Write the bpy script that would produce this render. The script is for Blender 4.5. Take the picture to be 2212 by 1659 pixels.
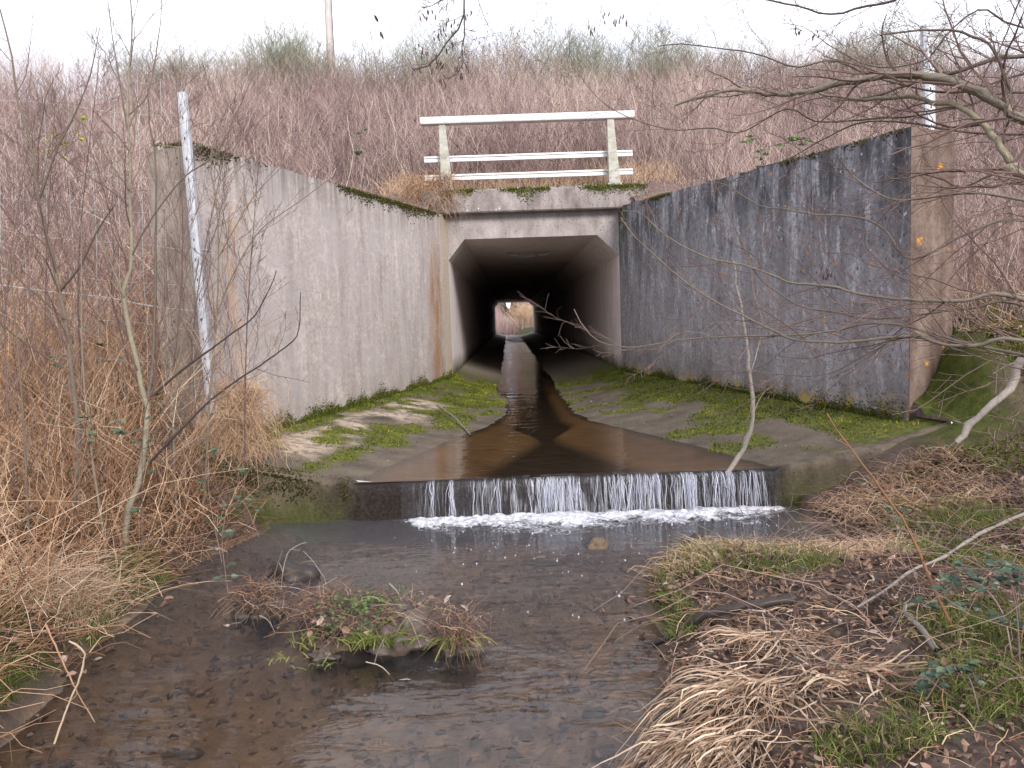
import bpy, math, random
import numpy as np

RA = math.radians
rs = np.random.RandomState(7)
random.seed(7)
for o in list(bpy.data.objects):
    bpy.data.objects.remove(o)
SC = bpy.context.scene
COL = SC.collection

# ------------------------------------------------------------------ camera
F_PX, ZC = 1700.0, 1.464                 # focal length in 2212-wide pixels, eye height above the pool


def _rx(a):
    c, s = math.cos(a), math.sin(a)
    return np.array([[1, 0, 0], [0, c, -s], [0, s, c]])


def _rz(a):
    c, s = math.cos(a), math.sin(a)
    return np.array([[c, -s, 0], [s, c, 0], [0, 0, 1]])


CR = _rz(RA(-0.10)) @ _rx(RA(90 - 4.58)) @ _rz(RA(-1.9))
cd = bpy.data.cameras.new('camera')
cam = bpy.data.objects.new('camera', cd)
COL.objects.link(cam)
cd.sensor_width = 36
cd.lens = 36 * F_PX / 2212
cd.clip_start, cd.clip_end = 0.05, 3000
from mathutils import Matrix
cam.matrix_world = Matrix.Translation((0, 0, ZC)) @ Matrix(CR.tolist()).to_4x4()
SC.camera = cam


def at(u, v, Y):
    k = CR @ np.array([(u - 1106) / F_PX, -(v - 829.5) / F_PX, -1])
    return k * Y / k[1] + np.array([0, 0, ZC])


# ------------------------------------------------------------------ light
EL, AZ = 27.0, 157.0
w = bpy.data.worlds.new('World')
SC.world = w
w.use_nodes = True
nt = w.node_tree
nt.nodes.clear()
sky = nt.nodes.new('ShaderNodeTexSky')
sky.sky_type = 'NISHITA'
sky.sun_disc = False
sky.sun_elevation = RA(EL)
sky.sun_rotation = RA(AZ)
tc = nt.nodes.new('ShaderNodeTexCoord')
nz = nt.nodes.new('ShaderNodeTexNoise')
nz.inputs['Scale'].default_value = 2.2
nz.inputs['Detail'].default_value = 6
mr = nt.nodes.new('ShaderNodeValToRGB')
mr.color_ramp.elements[0].position = 0.30
mr.color_ramp.elements[0].color = (12.0, 12.6, 15.8, 1)
mr.color_ramp.elements[1].position = 0.62
mr.color_ramp.elements[1].color = (18.2, 18.4, 19.9, 1)
mx = nt.nodes.new('ShaderNodeMix')
mx.data_type = 'RGBA'
mx.inputs['Factor'].default_value = 0.86
bg = nt.nodes.new('ShaderNodeBackground')
bg.inputs['Strength'].default_value = 0.06
wo = nt.nodes.new('ShaderNodeOutputWorld')
nt.links.new(tc.outputs['Generated'], nz.inputs['Vector'])
nt.links.new(nz.outputs['Fac'], mr.inputs['Fac'])
nt.links.new(sky.outputs['Color'], mx.inputs[6])
nt.links.new(mr.outputs['Color'], mx.inputs[7])
nt.links.new(mx.outputs[2], bg.inputs['Color'])
nt.links.new(bg.outputs[0], wo.inputs['Surface'])

sd = bpy.data.lights.new('sun', 'SUN')
sd.energy = 2.3
sd.angle = RA(18)
sd.color = (1.0, 0.95, 0.9)
sun = bpy.data.objects.new('sun', sd)
COL.objects.link(sun)
from mathutils import Vector
sv = Vector((math.sin(RA(AZ)) * math.cos(RA(EL)), math.cos(RA(AZ)) * math.cos(RA(EL)), math.sin(RA(EL))))
sun.rotation_euler = sv.to_track_quat('Z', 'Y').to_euler()
sun.location = sv * 60
SC.view_settings.view_transform = 'Standard'
SC.view_settings.look = 'None'
SC.view_settings.gamma = 1
SC.view_settings.use_curve_mapping = False
SC.view_settings.exposure = 0.86
SC.render.engine = 'CYCLES'
SC.cycles.max_bounces = 12
SC.cycles.diffuse_bounces = 10
SC.cycles.transparent_max_bounces = 16
SC.cycles.caustics_reflective = False
SC.cycles.caustics_refractive = False


# ------------------------------------------------------------------ node helpers
class M:
    """small builder for procedural materials"""

    def __init__(s, name, rough=0.8, spec=0.3):
        s.m = bpy.data.materials.new(name)
        s.m.use_nodes = True
        s.nt = s.m.node_tree
        s.b = s.nt.nodes['Principled BSDF']
        s.b.inputs['Roughness'].default_value = rough
        s.b.inputs['Specular IOR Level'].default_value = spec
        s._uv = None

    def n(s, t, **kw):
        x = s.nt.nodes.new(t)
        for k, v in kw.items():
            setattr(x, k, v)
        return x

    def l(s, a, b):
        s.nt.links.new(a, b)

    def pos(s):
        return s.n('ShaderNodeNewGeometry').outputs['Position']

    def uv(s):
        return s.n('ShaderNodeUVMap', uv_map='UVMap').outputs['UV']

    def attr(s, name):
        return s.n('ShaderNodeAttribute', attribute_name=name).outputs['Fac']

    def rnd(s):
        return s.n('ShaderNodeObjectInfo').outputs['Random']

    def scale(s, v, sc, loc=(0, 0, 0)):
        m = s.n('ShaderNodeMapping')
        m.inputs['Scale'].default_value = sc
        m.inputs['Location'].default_value = loc
        s.l(v, m.inputs['Vector'])
        return m.outputs[0]

    def noise(s, v, scale=5, detail=6, rough=0.6, dist=0.0):
        x = s.n('ShaderNodeTexNoise')
        x.inputs['Scale'].default_value = scale
        x.inputs['Detail'].default_value = detail
        x.inputs['Roughness'].default_value = rough
        x.inputs['Distortion'].default_value = dist
        s.l(v, x.inputs['Vector'])
        return x.outputs['Fac']

    def voro(s, v, scale=5, feature='F1', out='Distance', rand=1.0):
        x = s.n('ShaderNodeTexVoronoi', feature=feature)
        x.inputs['Scale'].default_value = scale
        x.inputs['Randomness'].default_value = rand
        s.l(v, x.inputs['Vector'])
        return x.outputs[out]

    def ramp(s, f, *st):
        """stops (pos, value or colour)"""
        x = s.n('ShaderNodeValToRGB')
        e = x.color_ramp.elements
        while len(e) < len(st):
            e.new(0.5)
        for i, (p, c) in enumerate(st):
            e[i].position = p
            e[i].color = (c, c, c, 1) if isinstance(c, (int, float)) else (*c, 1)
        s.l(f, x.inputs['Fac'])
        return x.outputs['Color']

    def mix(s, f, a, b, mode='MIX'):
        x = s.n('ShaderNodeMix', data_type='RGBA', blend_type=mode)
        for i, v in ((0, f), (6, a), (7, b)):
            if isinstance(v, tuple):
                x.inputs[i].default_value = (*v, 1)
            elif isinstance(v, (int, float)):
                x.inputs[i].default_value = v
            else:
                s.l(v, x.inputs[i])
        return x.outputs[2]

    def math(s, op, a, b=0.0):
        x = s.n('ShaderNodeMath', operation=op)
        for i, v in ((0, a), (1, b)):
            if isinstance(v, (int, float)):
                x.inputs[i].default_value = v
            else:
                s.l(v, x.inputs[i])
        return x.outputs[0]

    def comp(s, v, axis):
        x = s.n('ShaderNodeSeparateXYZ')
        s.l(v, x.inputs[0])
        return x.outputs[axis]

    def col(s, c):
        if isinstance(c, tuple):
            s.b.inputs['Base Color'].default_value = (*c, 1)
        else:
            s.l(c, s.b.inputs['Base Color'])
        return s

    def bump(s, h, strength=0.4, dist=0.02):
        x = s.n('ShaderNodeBump')
        x.inputs['Strength'].default_value = strength
        x.inputs['Distance'].default_value = dist
        s.l(h, x.inputs['Height'])
        s.l(x.outputs[0], s.b.inputs['Normal'])
        return s


def tinted(name, *stops, rough=0.8, spec=0.2, trans=0.0, var=0.35):
    """plant material: colour picked by the per-stem 'tint' attribute, broken up by fine noise"""
    m = M(name, rough, spec)
    c = m.ramp(m.attr('tint'), *stops)
    n = m.noise(m.pos(), 60, 3)
    c = m.mix(var, c, m.ramp(n, (0.3, 0.45), (0.7, 1.0)), 'MULTIPLY')
    m.col(c)
    if trans:
        m.b.inputs['Subsurface Weight'].default_value = 0.0
        tr = m.n('ShaderNodeBsdfTranslucent')
        m.l(c, tr.inputs['Color'])
        ms = m.n('ShaderNodeMixShader')
        ms.inputs[0].default_value = trans
        m.l(m.b.outputs[0], ms.inputs[1])
        m.l(tr.outputs[0], ms.inputs[2])
        m.l(ms.outputs[0], m.nt.nodes['Material Output'].inputs['Surface'])
    return m.m


# ------------------------------------------------------------------ mesh helpers
def tag(o, label=None, cat=None, group=None, kind=None):
    for k, v in (('label', label), ('category', cat), ('group', group), ('kind', kind)):
        if v:
            o[k] = v
    return o


def mk(name, parts, mat, parent=None, org=None, smooth=False, uv=None, **attrs):
    """parts: list of (V, [F...], tint) merged into ONE mesh object; org = its base point"""
    Vs, Fs, Ts, off = [], [], [], 0
    for V, FF, T in parts:
        V = np.asarray(V, float).reshape(-1, 3)
        Vs.append(V)
        for Fa in FF:
            Fa = np.asarray(Fa, np.int32)
            if len(Fa):
                Fs.append(Fa + off)
        Ts.append(np.broadcast_to(np.asarray(T, float), (len(V),)))
        off += len(V)
    V = np.concatenate(Vs)
    T = np.concatenate(Ts)
    if parent is not None:
        org = np.array(parent.location)
    if org is None:
        org = np.array([V[:, 0].mean(), V[:, 1].mean(), V[:, 2].min()])
    org = np.asarray(org, float)
    me = bpy.data.meshes.new(name)
    me.vertices.add(len(V))
    me.vertices.foreach_set('co', (V - org).astype(np.float32).ravel())
    idx = np.concatenate([f.ravel() for f in Fs]).astype(np.int32)
    tot = np.concatenate([np.full(len(f), f.shape[1], np.int32) for f in Fs])
    me.loops.add(len(idx))
    me.loops.foreach_set('vertex_index', idx)
    me.polygons.add(len(tot))
    st = np.concatenate([[0], np.cumsum(tot)[:-1]]).astype(np.int32)
    me.polygons.foreach_set('loop_start', st)
    if smooth:
        me.polygons.foreach_set('use_smooth', np.ones(len(tot), bool))
    else:
        me.polygons.foreach_set('use_smooth', np.zeros(len(tot), bool))
    me.update(calc_edges=True)
    a = me.attributes.new('tint', 'FLOAT', 'POINT')
    a.data.foreach_set('value', T.astype(np.float32))
    for k, arr in attrs.items():
        a = me.attributes.new(k, 'FLOAT', 'POINT')
        a.data.foreach_set('value', np.asarray(arr, np.float32))
    if uv is not None:
        ul = me.uv_layers.new(name='UVMap')
        ul.data.foreach_set('uv', np.asarray(uv, np.float32)[idx].ravel())
    me.materials.append(mat)
    o = bpy.data.objects.new(name, me)
    COL.objects.link(o)
    if parent is not None:
        o.parent = parent
    else:
        o.location = org
    return o


def thing(name, label, cat, loc, group=None):
    o = bpy.data.objects.new(name, None)
    o.empty_display_size = 0.2
    COL.objects.link(o)
    o.location = loc
    return tag(o, label, cat, group)


def unit(v):
    return v / np.maximum(np.linalg.norm(v, axis=-1, keepdims=True), 1e-9)


def tubes(P, R, sides=3, tint=0.5):
    """N polylines of K points -> tapered tubes"""
    P = np.asarray(P, float)
    N, K, _ = P.shape
    R = np.broadcast_to(R, (N, K))
    T = unit(np.gradient(P, axis=1))
    mt = np.abs(unit(P[:, -1] - P[:, 0]))
    ref = np.where((mt[:, 2:3] > 0.8), np.array([[1.0, 0.13, 0]]), np.array([[0, 0.1, 1.0]]))
    A = unit(np.cross(T, ref[:, None, :]))
    B = np.cross(T, A)
    an = np.arange(sides) * 2 * math.pi / sides
    V = (P[:, :, None] + R[:, :, None, None] *
         (np.cos(an)[None, None, :, None] * A[:, :, None] + np.sin(an)[None, None, :, None] * B[:, :, None]))
    V = V.reshape(-1, 3)
    i = (np.arange(N)[:, None, None] * K + np.arange(K - 1)[None, :, None]) * sides
    j = np.arange(sides)[None, None, :]
    j2 = (j + 1) % sides
    Fq = np.stack([i + j, i + j2, i + sides + j2, i + sides + j], -1).reshape(-1, 4)
    T_ = np.repeat(np.broadcast_to(tint, (N,)), K * sides)
    return V, [Fq], T_


def blades(P, W, tint=0.5, spin=None):
    """N polylines -> flat grass blades"""
    P = np.asarray(P, float)
    N, K, _ = P.shape
    W = np.broadcast_to(W, (N, K))
    T = unit(np.gradient(P, axis=1))
    a = rs.uniform(0, 6.283, N) if spin is None else spin
    ref = np.stack([np.cos(a), np.sin(a), np.full(N, 0.3)], -1)
    S = unit(np.cross(T, ref[:, None, :]))
    V = np.stack([P - S * W[..., None] / 2, P + S * W[..., None] / 2], 2).reshape(-1, 3)
    i = (np.arange(N)[:, None] * K + np.arange(K - 1)[None]) * 2
    Fq = np.stack([i, i + 1, i + 3, i + 2], -1).reshape(-1, 4)
    return V, [Fq], np.repeat(np.broadcast_to(tint, (N,)), K * 2)


def leaves(C, D, Nn, L, W, tint=0.5, curl=0.15):
    """N leaves with a folded midrib and a curled tip"""
    C = np.asarray(C, float)
    N = len(C)
    D, Nn = unit(np.asarray(D, float)), unit(np.asarray(Nn, float))
    S = unit(np.cross(D, Nn))
    Nn = np.cross(S, D)
    L = np.broadcast_to(L, (N,))[:, None]
    W = np.broadcast_to(W, (N,))[:, None]
    cu = np.broadcast_to(curl, (N,))[:, None]
    up = lambda k: Nn * L * cu * k
    v = [C, C + D * L * .3 + S * W * .46 + up(.6), C + D * L * .7 + S * W * .36 + up(1.),
         C + D * L + up(.1) * -1, C + D * L * .7 - S * W * .36 + up(1.), C + D * L * .3 - S * W * .46 + up(.6),
         C + D * L * .5]
    V = np.stack(v, 1).reshape(-1, 3)
    b = np.arange(N)[:, None] * 7
    tr = np.array([[0, 1, 6], [1, 2, 6], [2, 3, 6], [3, 4, 6], [4, 5, 6], [5, 0, 6]])
    Fq = (b[:, :, None] + tr[None]).reshape(-1, 3)
    return V, [Fq], np.repeat(np.broadcast_to(tint, (N,)), 7)


def blob(c, r, sub=2, rough=0.25, flat=1.0, seed=0, tint=0.5):
    import bmesh
    from mathutils import noise
    bm = bmesh.new()
    bmesh.ops.create_icosphere(bm, subdivisions=sub, radius=1)
    V, Fl = [], []
    for v in bm.verts:
        p = v.co.normalized()
        k = 1 + rough * noise.noise(p * 1.3 + Vector((seed * 7.1, seed, 0))) + rough * .5 * noise.noise(p * 3.1 + Vector((seed, 0, 3)))
        q = p * k
        V.append((c[0] + q.x * r[0], c[1] + q.y * r[1], c[2] + q.z * r[2]))
    for f in bm.faces:
        Fl.append([v.index for v in f.verts])
    bm.free()
    return np.array(V), [np.array(Fl)], tint


def box(x0, x1, y0, y1, z0, z1):
    V = [(x, y, z) for z in (z0, z1) for y in (y0, y1) for x in (x0, x1)]
    Fq = [(0, 2, 3, 1), (4, 5, 7, 6), (0, 1, 5, 4), (2, 6, 7, 3), (0, 4, 6, 2), (1, 3, 7, 5)]
    return np.array(V, float), [np.array(Fq)], 0.5


def bevel(o, wdt=0.01, seg=2):
    m = o.modifiers.new('bevel', 'BEVEL')
    m.width = wdt
    m.segments = seg
    m.limit_method = 'ANGLE'
    m.angle_limit = RA(35)
    return o


def smooth_poly(pts, K):
    """Catmull-Rom through control points, K samples"""
    p = np.asarray(pts, float)
    if len(p) == 2:
        return p[0] + (p[1] - p[0]) * np.linspace(0, 1, K)[:, None]
    q = np.vstack([2 * p[0] - p[1], p, 2 * p[-1] - p[-2]])
    d = np.concatenate([[0], np.cumsum(np.linalg.norm(np.diff(p, axis=0), axis=1))])
    s = np.linspace(0, d[-1], K)
    out = []
    for t in s:
        i = min(max(np.searchsorted(d, t, 'right') - 1, 0), len(p) - 2)
        u = (t - d[i]) / max(d[i + 1] - d[i], 1e-9)
        a, b, c, e = q[i], q[i + 1], q[i + 2], q[i + 3]
        out.append(0.5 * (2 * b + (c - a) * u + (2 * a - 5 * b + 4 * c - e) * u * u + (3 * b - a - 3 * c + e) * u ** 3))
    return np.array(out)


def grow(poly, r0, nsub, lenf=0.5, ang=0.7, up=0.25, lev=2, t0=0.2, t1=0.97, flatten=None, rmin=0.0012):
    """side twigs of a limb, as a list of (polyline(8,3), radii(8), level)"""
    poly = np.asarray(poly)
    d = np.concatenate([[0], np.cumsum(np.linalg.norm(np.diff(poly, axis=0), axis=1))])
    Lt = d[-1]
    out = []
    for k in range(nsub):
        t = t0 + (t1 - t0) * (k + rs.uniform(0.1, 0.9)) / nsub
        i = min(max(np.searchsorted(d, t * Lt) - 1, 0), len(poly) - 2)
        u = (t * Lt - d[i]) / max(d[i + 1] - d[i], 1e-9)
        b = poly[i] + (poly[i + 1] - poly[i]) * u
        tg = unit(poly[i + 1] - poly[i])
        rv = unit(rs.normal(size=3))
        side = unit(np.cross(tg, rv))
        a = ang * rs.uniform(0.7, 1.3)
        dr = unit(tg * math.cos(a) + side * math.sin(a) + np.array([0, 0, up]))
        if flatten is not None:
            dr = unit(dr * np.array([1, flatten, 1]))
        L = Lt * lenf * (1.15 - 0.8 * t) * rs.uniform(0.55, 1.25)
        pts = [b]
        for s_ in range(7):
            dr = unit(dr + rs.normal(size=3) * 0.16 + np.array([0, 0, up * 0.12]))
            pts.append(pts[-1] + dr * L / 7)
        pts = np.array(pts)
        rb = max(r0 * (1 - 0.75 * t) * 0.5, rmin)
        out.append((pts, np.linspace(rb, max(rb * 0.3, rmin * 0.8), 8), lev))
        if lev > 1:
            out += grow(pts, rb, max(2, int(nsub * 0.55)), lenf, ang, up, lev - 1, 0.25, 0.97, flatten, rmin)
    return out


def twig_part(tw, tint=(0.2, 0.8), sides=4):
    P = np.array([t[0] for t in tw])
    R = np.array([t[1] for t in tw])
    return tubes(P, R, sides, rs.uniform(tint[0], tint[1], len(tw)))


def sm(x):
    x = np.clip(x, 0, 1)
    return x * x * (3 - 2 * x)


# value noise (numpy) for terrain
_tab = rs.uniform(-1, 1, (256, 256))


def vnoise(x, y, s):
    x, y = np.asarray(x) * s + 1000.5, np.asarray(y) * s + 1000.5
    i, j = np.floor(x).astype(int), np.floor(y).astype(int)
    u, v = sm(x - i), sm(y - j)
    g = lambda a, b: _tab[a % 256, b % 256]
    return (g(i, j) * (1 - u) + g(i + 1, j) * u) * (1 - v) + (g(i, j + 1) * (1 - u) + g(i + 1, j + 1) * u) * v


def fbm(x, y, s, o=4):
    r, a = 0, 1
    for k in range(o):
        r = r + a * vnoise(x + 17.3 * k, y - 9.1 * k, s)
        s *= 2.1
        a *= 0.5
    return r


# ------------------------------------------------------------------ layout numbers (metres)
Y_W, Y_H, Y_F = 5.84, 13.7, 62.0         # weir face, headwall face, far portal
OL, OR = -1.0, 1.945                     # tunnel walls
WL = lambda y: OL + (y - Y_H) * (1.42 / (Y_H - 6.3))    # inner faces of the wing walls
WR = lambda y: OR - (y - Y_H) * (1.26 / (Y_H - 6.3))
POOL = np.array([(-2.1, 6.3), (-1.79, 5.72), (-1.9, 5.14), (-2.02, 4.85), (-2.03, 4.4), (-2.0, 4.06), (-1.99, 3.49), (-1.93, 2.97),
                 (-1.9, 2.7), (-1.85, 1), (-1.9, -9), (0.7, -9), (0.4, -1), (0.16, 1.2), (0.3, 2.46), (0.53, 2.87), (0.6, 3.23),
                 (0.67, 3.47), (0.64, 3.76), (0.75, 4.38), (1.1, 4.75), (1.45, 4.52), (2.03, 4.55), (2.09, 5.22), (2.06, 5.75), (2.3, 6.3)])


def pool_sd(x, y):
    """signed distance to the pool outline, positive on land"""
    x, y = np.asarray(x, float), np.asarray(y, float)
    sh = x.shape
    x, y = x.ravel(), y.ravel()
    best = np.full(x.shape, 1e9)
    ins = np.zeros(x.shape, bool)
    n = len(POOL)
    for k in range(n):
        a, b = POOL[k], POOL[(k + 1) % n]
        e = b - a
        t = np.clip(((x - a[0]) * e[0] + (y - a[1]) * e[1]) / (e @ e), 0, 1)
        best = np.minimum(best, np.hypot(x - a[0] - t * e[0], y - a[1] - t * e[1]))
        c = (a[1] > y) != (b[1] > y)
        with np.errstate(divide='ignore', invalid='ignore'):
            xi = a[0] + (y - a[1]) / (b[1] - a[1] + 1e-12) * e[0]
        ins ^= c & (x < xi)
    return np.where(ins, -best, best).reshape(sh)


def z_emb(x, y):
    z = 3.7 - 0.39 * (14 - y)
    z = np.minimum(z, 8.55 + 0.02 * (y - 24))
    z = np.where(y > 52, np.minimum(z, 8.55 - 0.42 * (y - 52)), z)
    z = z + 0.35 * vnoise(x, y, 0.17) * sm((y - 15) / 6) - 0.02 * x * sm((y - 16) / 6)
    return z


def zg(x, y):
    """height of the ground everywhere outside the concrete"""
    x, y = np.asarray(x, float), np.asarray(y, float)
    s = pool_sd(x, y) + 0.05 * fbm(x, y, 2.2, 3)
    so = np.maximum(s, 0)
    left = 0.08 * sm(so / 0.1) + 0.5 * (1 - np.exp(-so / 0.9))
    right = 0.06 * sm(so / 0.1) + 0.2 * (1 - np.exp(-so / 0.7)) + 0.04 * so
    z = np.where(x < -0.6, left, right)
    z = np.minimum(z, 1.4)
    isl = 1 - np.hypot((x + 0.78 - 0.25 * (y - 3.65)) / 0.55, (y - 3.62) / 0.36)
    z = np.where(s < 0, -0.02 - 0.13 * sm(-s / 0.45) - 0.08 * sm((y - 5.0) / 0.6) * sm(-s / .3), z)
    z = np.where((y > 5.6) & (np.abs(x - .4) < 1.75), np.minimum(z, -.2), z)
    z = np.where(s < 0, np.maximum(z, -0.15 + 0.17 * sm(isl * 1.3)), z)
    # mossy shoulder beside the right wing wall
    z = z + 0.72 * sm((x - 3.22) / 0.45) * sm((y - 5.3) / 0.9) * (y < 9)
    z = z + 0.25 * sm((x - 2.3) / 0.7) * sm((y - 4.9) / 0.9) * (y < 9) + 0.22 * sm((-2.05 - x) / 0.35) * sm((y - 5.1) / 0.7) * (y < 9)
    e = z_emb(x, y)
    k = 0.25
    h = np.clip(0.5 + 0.5 * (e - z) / k, 0, 1)
    zz = z * (1 - h) + e * h + k * h * (1 - h)
    we = sm((y - 5.0) / 0.8) * np.where(y < 9, sm((np.abs(x - 0.4) - 2.45) / 0.45), 1)
    z = np.where(y > 5.0, zz * we + z * (1 - we), z)
    # beyond the far portal: a low stream bank climbing to scrub
    far = 0.05 + 0.06 * np.abs(x - 0.4) + 0.085 * np.maximum(y - 66, 0) * (0.4 + 0.6 * sm((np.abs(x - .1) - .2) / 1.5))
    far = np.minimum(far, 9)
    z = np.where(y > Y_F, np.maximum(far, np.where(np.abs(x - .45) < 2.2 + .25 * (y - Y_F), 0, z_emb(x, y))), z)
    return z + 0.018 * fbm(x, y, 7, 3) * (y < 9) + 0.1 * fbm(x, y, 0.8, 2) * (y > 9)


def in_v(x, y, m=0.0):
    """between the wing walls / in the channel (m = extra margin)"""
    return (y > Y_W - m) & (y < Y_H + 0.25 + m) & (x > WL(y) - m) & (x < WR(y) + m)


# ================================================================== materials
def concrete_left():
    m = M('pale concrete', 0.85, 0.25)
    uv = m.uv()
    u, v = m.comp(uv, 0), m.comp(uv, 1)
    big = m.noise(m.scale(uv, (0.9, 0.9, 1)), 1.5, 6, 0.62)
    st = m.noise(m.scale(uv, (2.3, 0.42, 1)), 2.0, 9, 0.68, 0.3)
    fine = m.noise(uv, 45, 4, 0.7)
    gr = m.noise(uv, 24, 6, 0.8)
    c = m.ramp(st, (0.30, (0.31, 0.262, 0.243)), (0.5, (0.46, 0.40, 0.37)), (0.72, (0.62, 0.55, 0.51)))
    c = m.mix(0.6, c, m.ramp(m.noise(uv, 9, 7, 0.75), (0.3, 0.55), (0.62, 1.05)), 'MULTIPLY')
    c = m.mix(0.7, c, m.ramp(gr, (0.33, 0.55), (0.6, 1.15)), 'MULTIPLY')
    c = m.mix(m.ramp(big, (0.42, 0.0), (0.62, 0.75)), c, m.ramp(fine, (0.3, (0.33, 0.29, 0.28)), (0.7, (0.45, 0.40, 0.385))))
    # pale lime bloom and scuffs
    sc = m.noise(m.scale(uv, (1.1, 3.0, 1), (3, 1, 0)), 2.4, 8, 0.7, 1.2)
    c = m.mix(m.ramp(sc, (0.54, 0.0), (0.70, 0.45)), c, (0.62, 0.55, 0.515))
    wv = m.noise(m.scale(uv, (5, 0.9, 1), (7, 2, 0)), 3, 8, 0.75)
    c = m.mix(m.ramp(wv, (0.65, 0.0), (0.72, 0.6)), c, (0.66, 0.60, 0.58))
    # dark drips from the coping: v counted down from the top in uv.z-like 'tint'
    tp = m.attr('tint')
    dr = m.math('MULTIPLY', m.ramp(m.noise(m.scale(uv, (7, 0.5, 1), (1, 5, 0)), 2, 6, 0.6), (0.4, 0.0), (0.62, 1.0)),
                m.ramp(tp, (0.82, 0.0), (1.0, 0.7)))
    c = m.mix(dr, c, (0.11, 0.09, 0.075))
    # rust run next to the tunnel mouth
    wob = m.math('MULTIPLY', m.math('SUBTRACT', m.noise(m.scale(uv, (1, 1.4, 1)), 2, 5), 0.5), 0.45)
    ur = m.math('ADD', u, wob)
    c = m.mix(m.ramp(ur, (0.0, 0.75), (0.35, 0.55), (0.60, 0.0)), c, m.ramp(gr, (0.3, (0.33, 0.25, 0.17)), (0.65, (0.52, 0.42, 0.31))))
    ur = m.math('SUBTRACT', m.math('MULTIPLY', ur, 0.5), 0.12)
    r1 = m.math('MULTIPLY', m.ramp(ur, (0.12, 0.0), (0.24, 1.0), (0.40, 0.85), (0.58, 0.0)),
                m.ramp(m.noise(m.scale(uv, (6, 0.8, 1), (2, 2, 0)), 2, 7, .65), (0.36, 0.25), (0.56, 0.95)))
    r1 = m.math('MULTIPLY', r1, m.ramp(tp, (0.60, 1.0), (0.88, 0.12)))
    c = m.mix(r1, c, m.ramp(gr, (0.3, (0.19, 0.085, 0.035)), (0.65, (0.36, 0.19, 0.085))))
    # mustard lichen and damp along the foot
    lf = m.math('MULTIPLY', m.ramp(v, (0.02, 1.0), (0.16, 0.0)), m.ramp(m.noise(uv, 7, 6, .7), (0.5, 0.0), (0.6, 1.0)))
    lf = m.math('MULTIPLY', lf, m.ramp(u, (0.2, 1.0), (0.75, 0.25)))
    c = m.mix(lf, c, (0.42, 0.30, 0.05))
    c = m.mix(m.math('MULTIPLY', m.ramp(m.noise(m.scale(uv, (1, .4, 1)), 3, 5), (.4, 0.), (.6, 1.)), m.ramp(v, (0.0, .5), (0.5, 0.0))), c, (0.20, 0.165, 0.14))
    pits = m.voro(uv, 26)
    pm = m.math('MULTIPLY', m.ramp(pits, (0.08, 1.0), (0.15, 0.0)), m.ramp(m.noise(uv, 3.3, 3), (0.48, 0.0), (0.6, 1.0)))
    c = m.mix(m.math('MULTIPLY', pm, 0.7), c, (0.09, 0.075, 0.07))
    m.col(c)
    m.bump(m.mix(0.5, fine, pm, 'SUBTRACT'), 0.35, 0.01)
    return m.m


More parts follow.
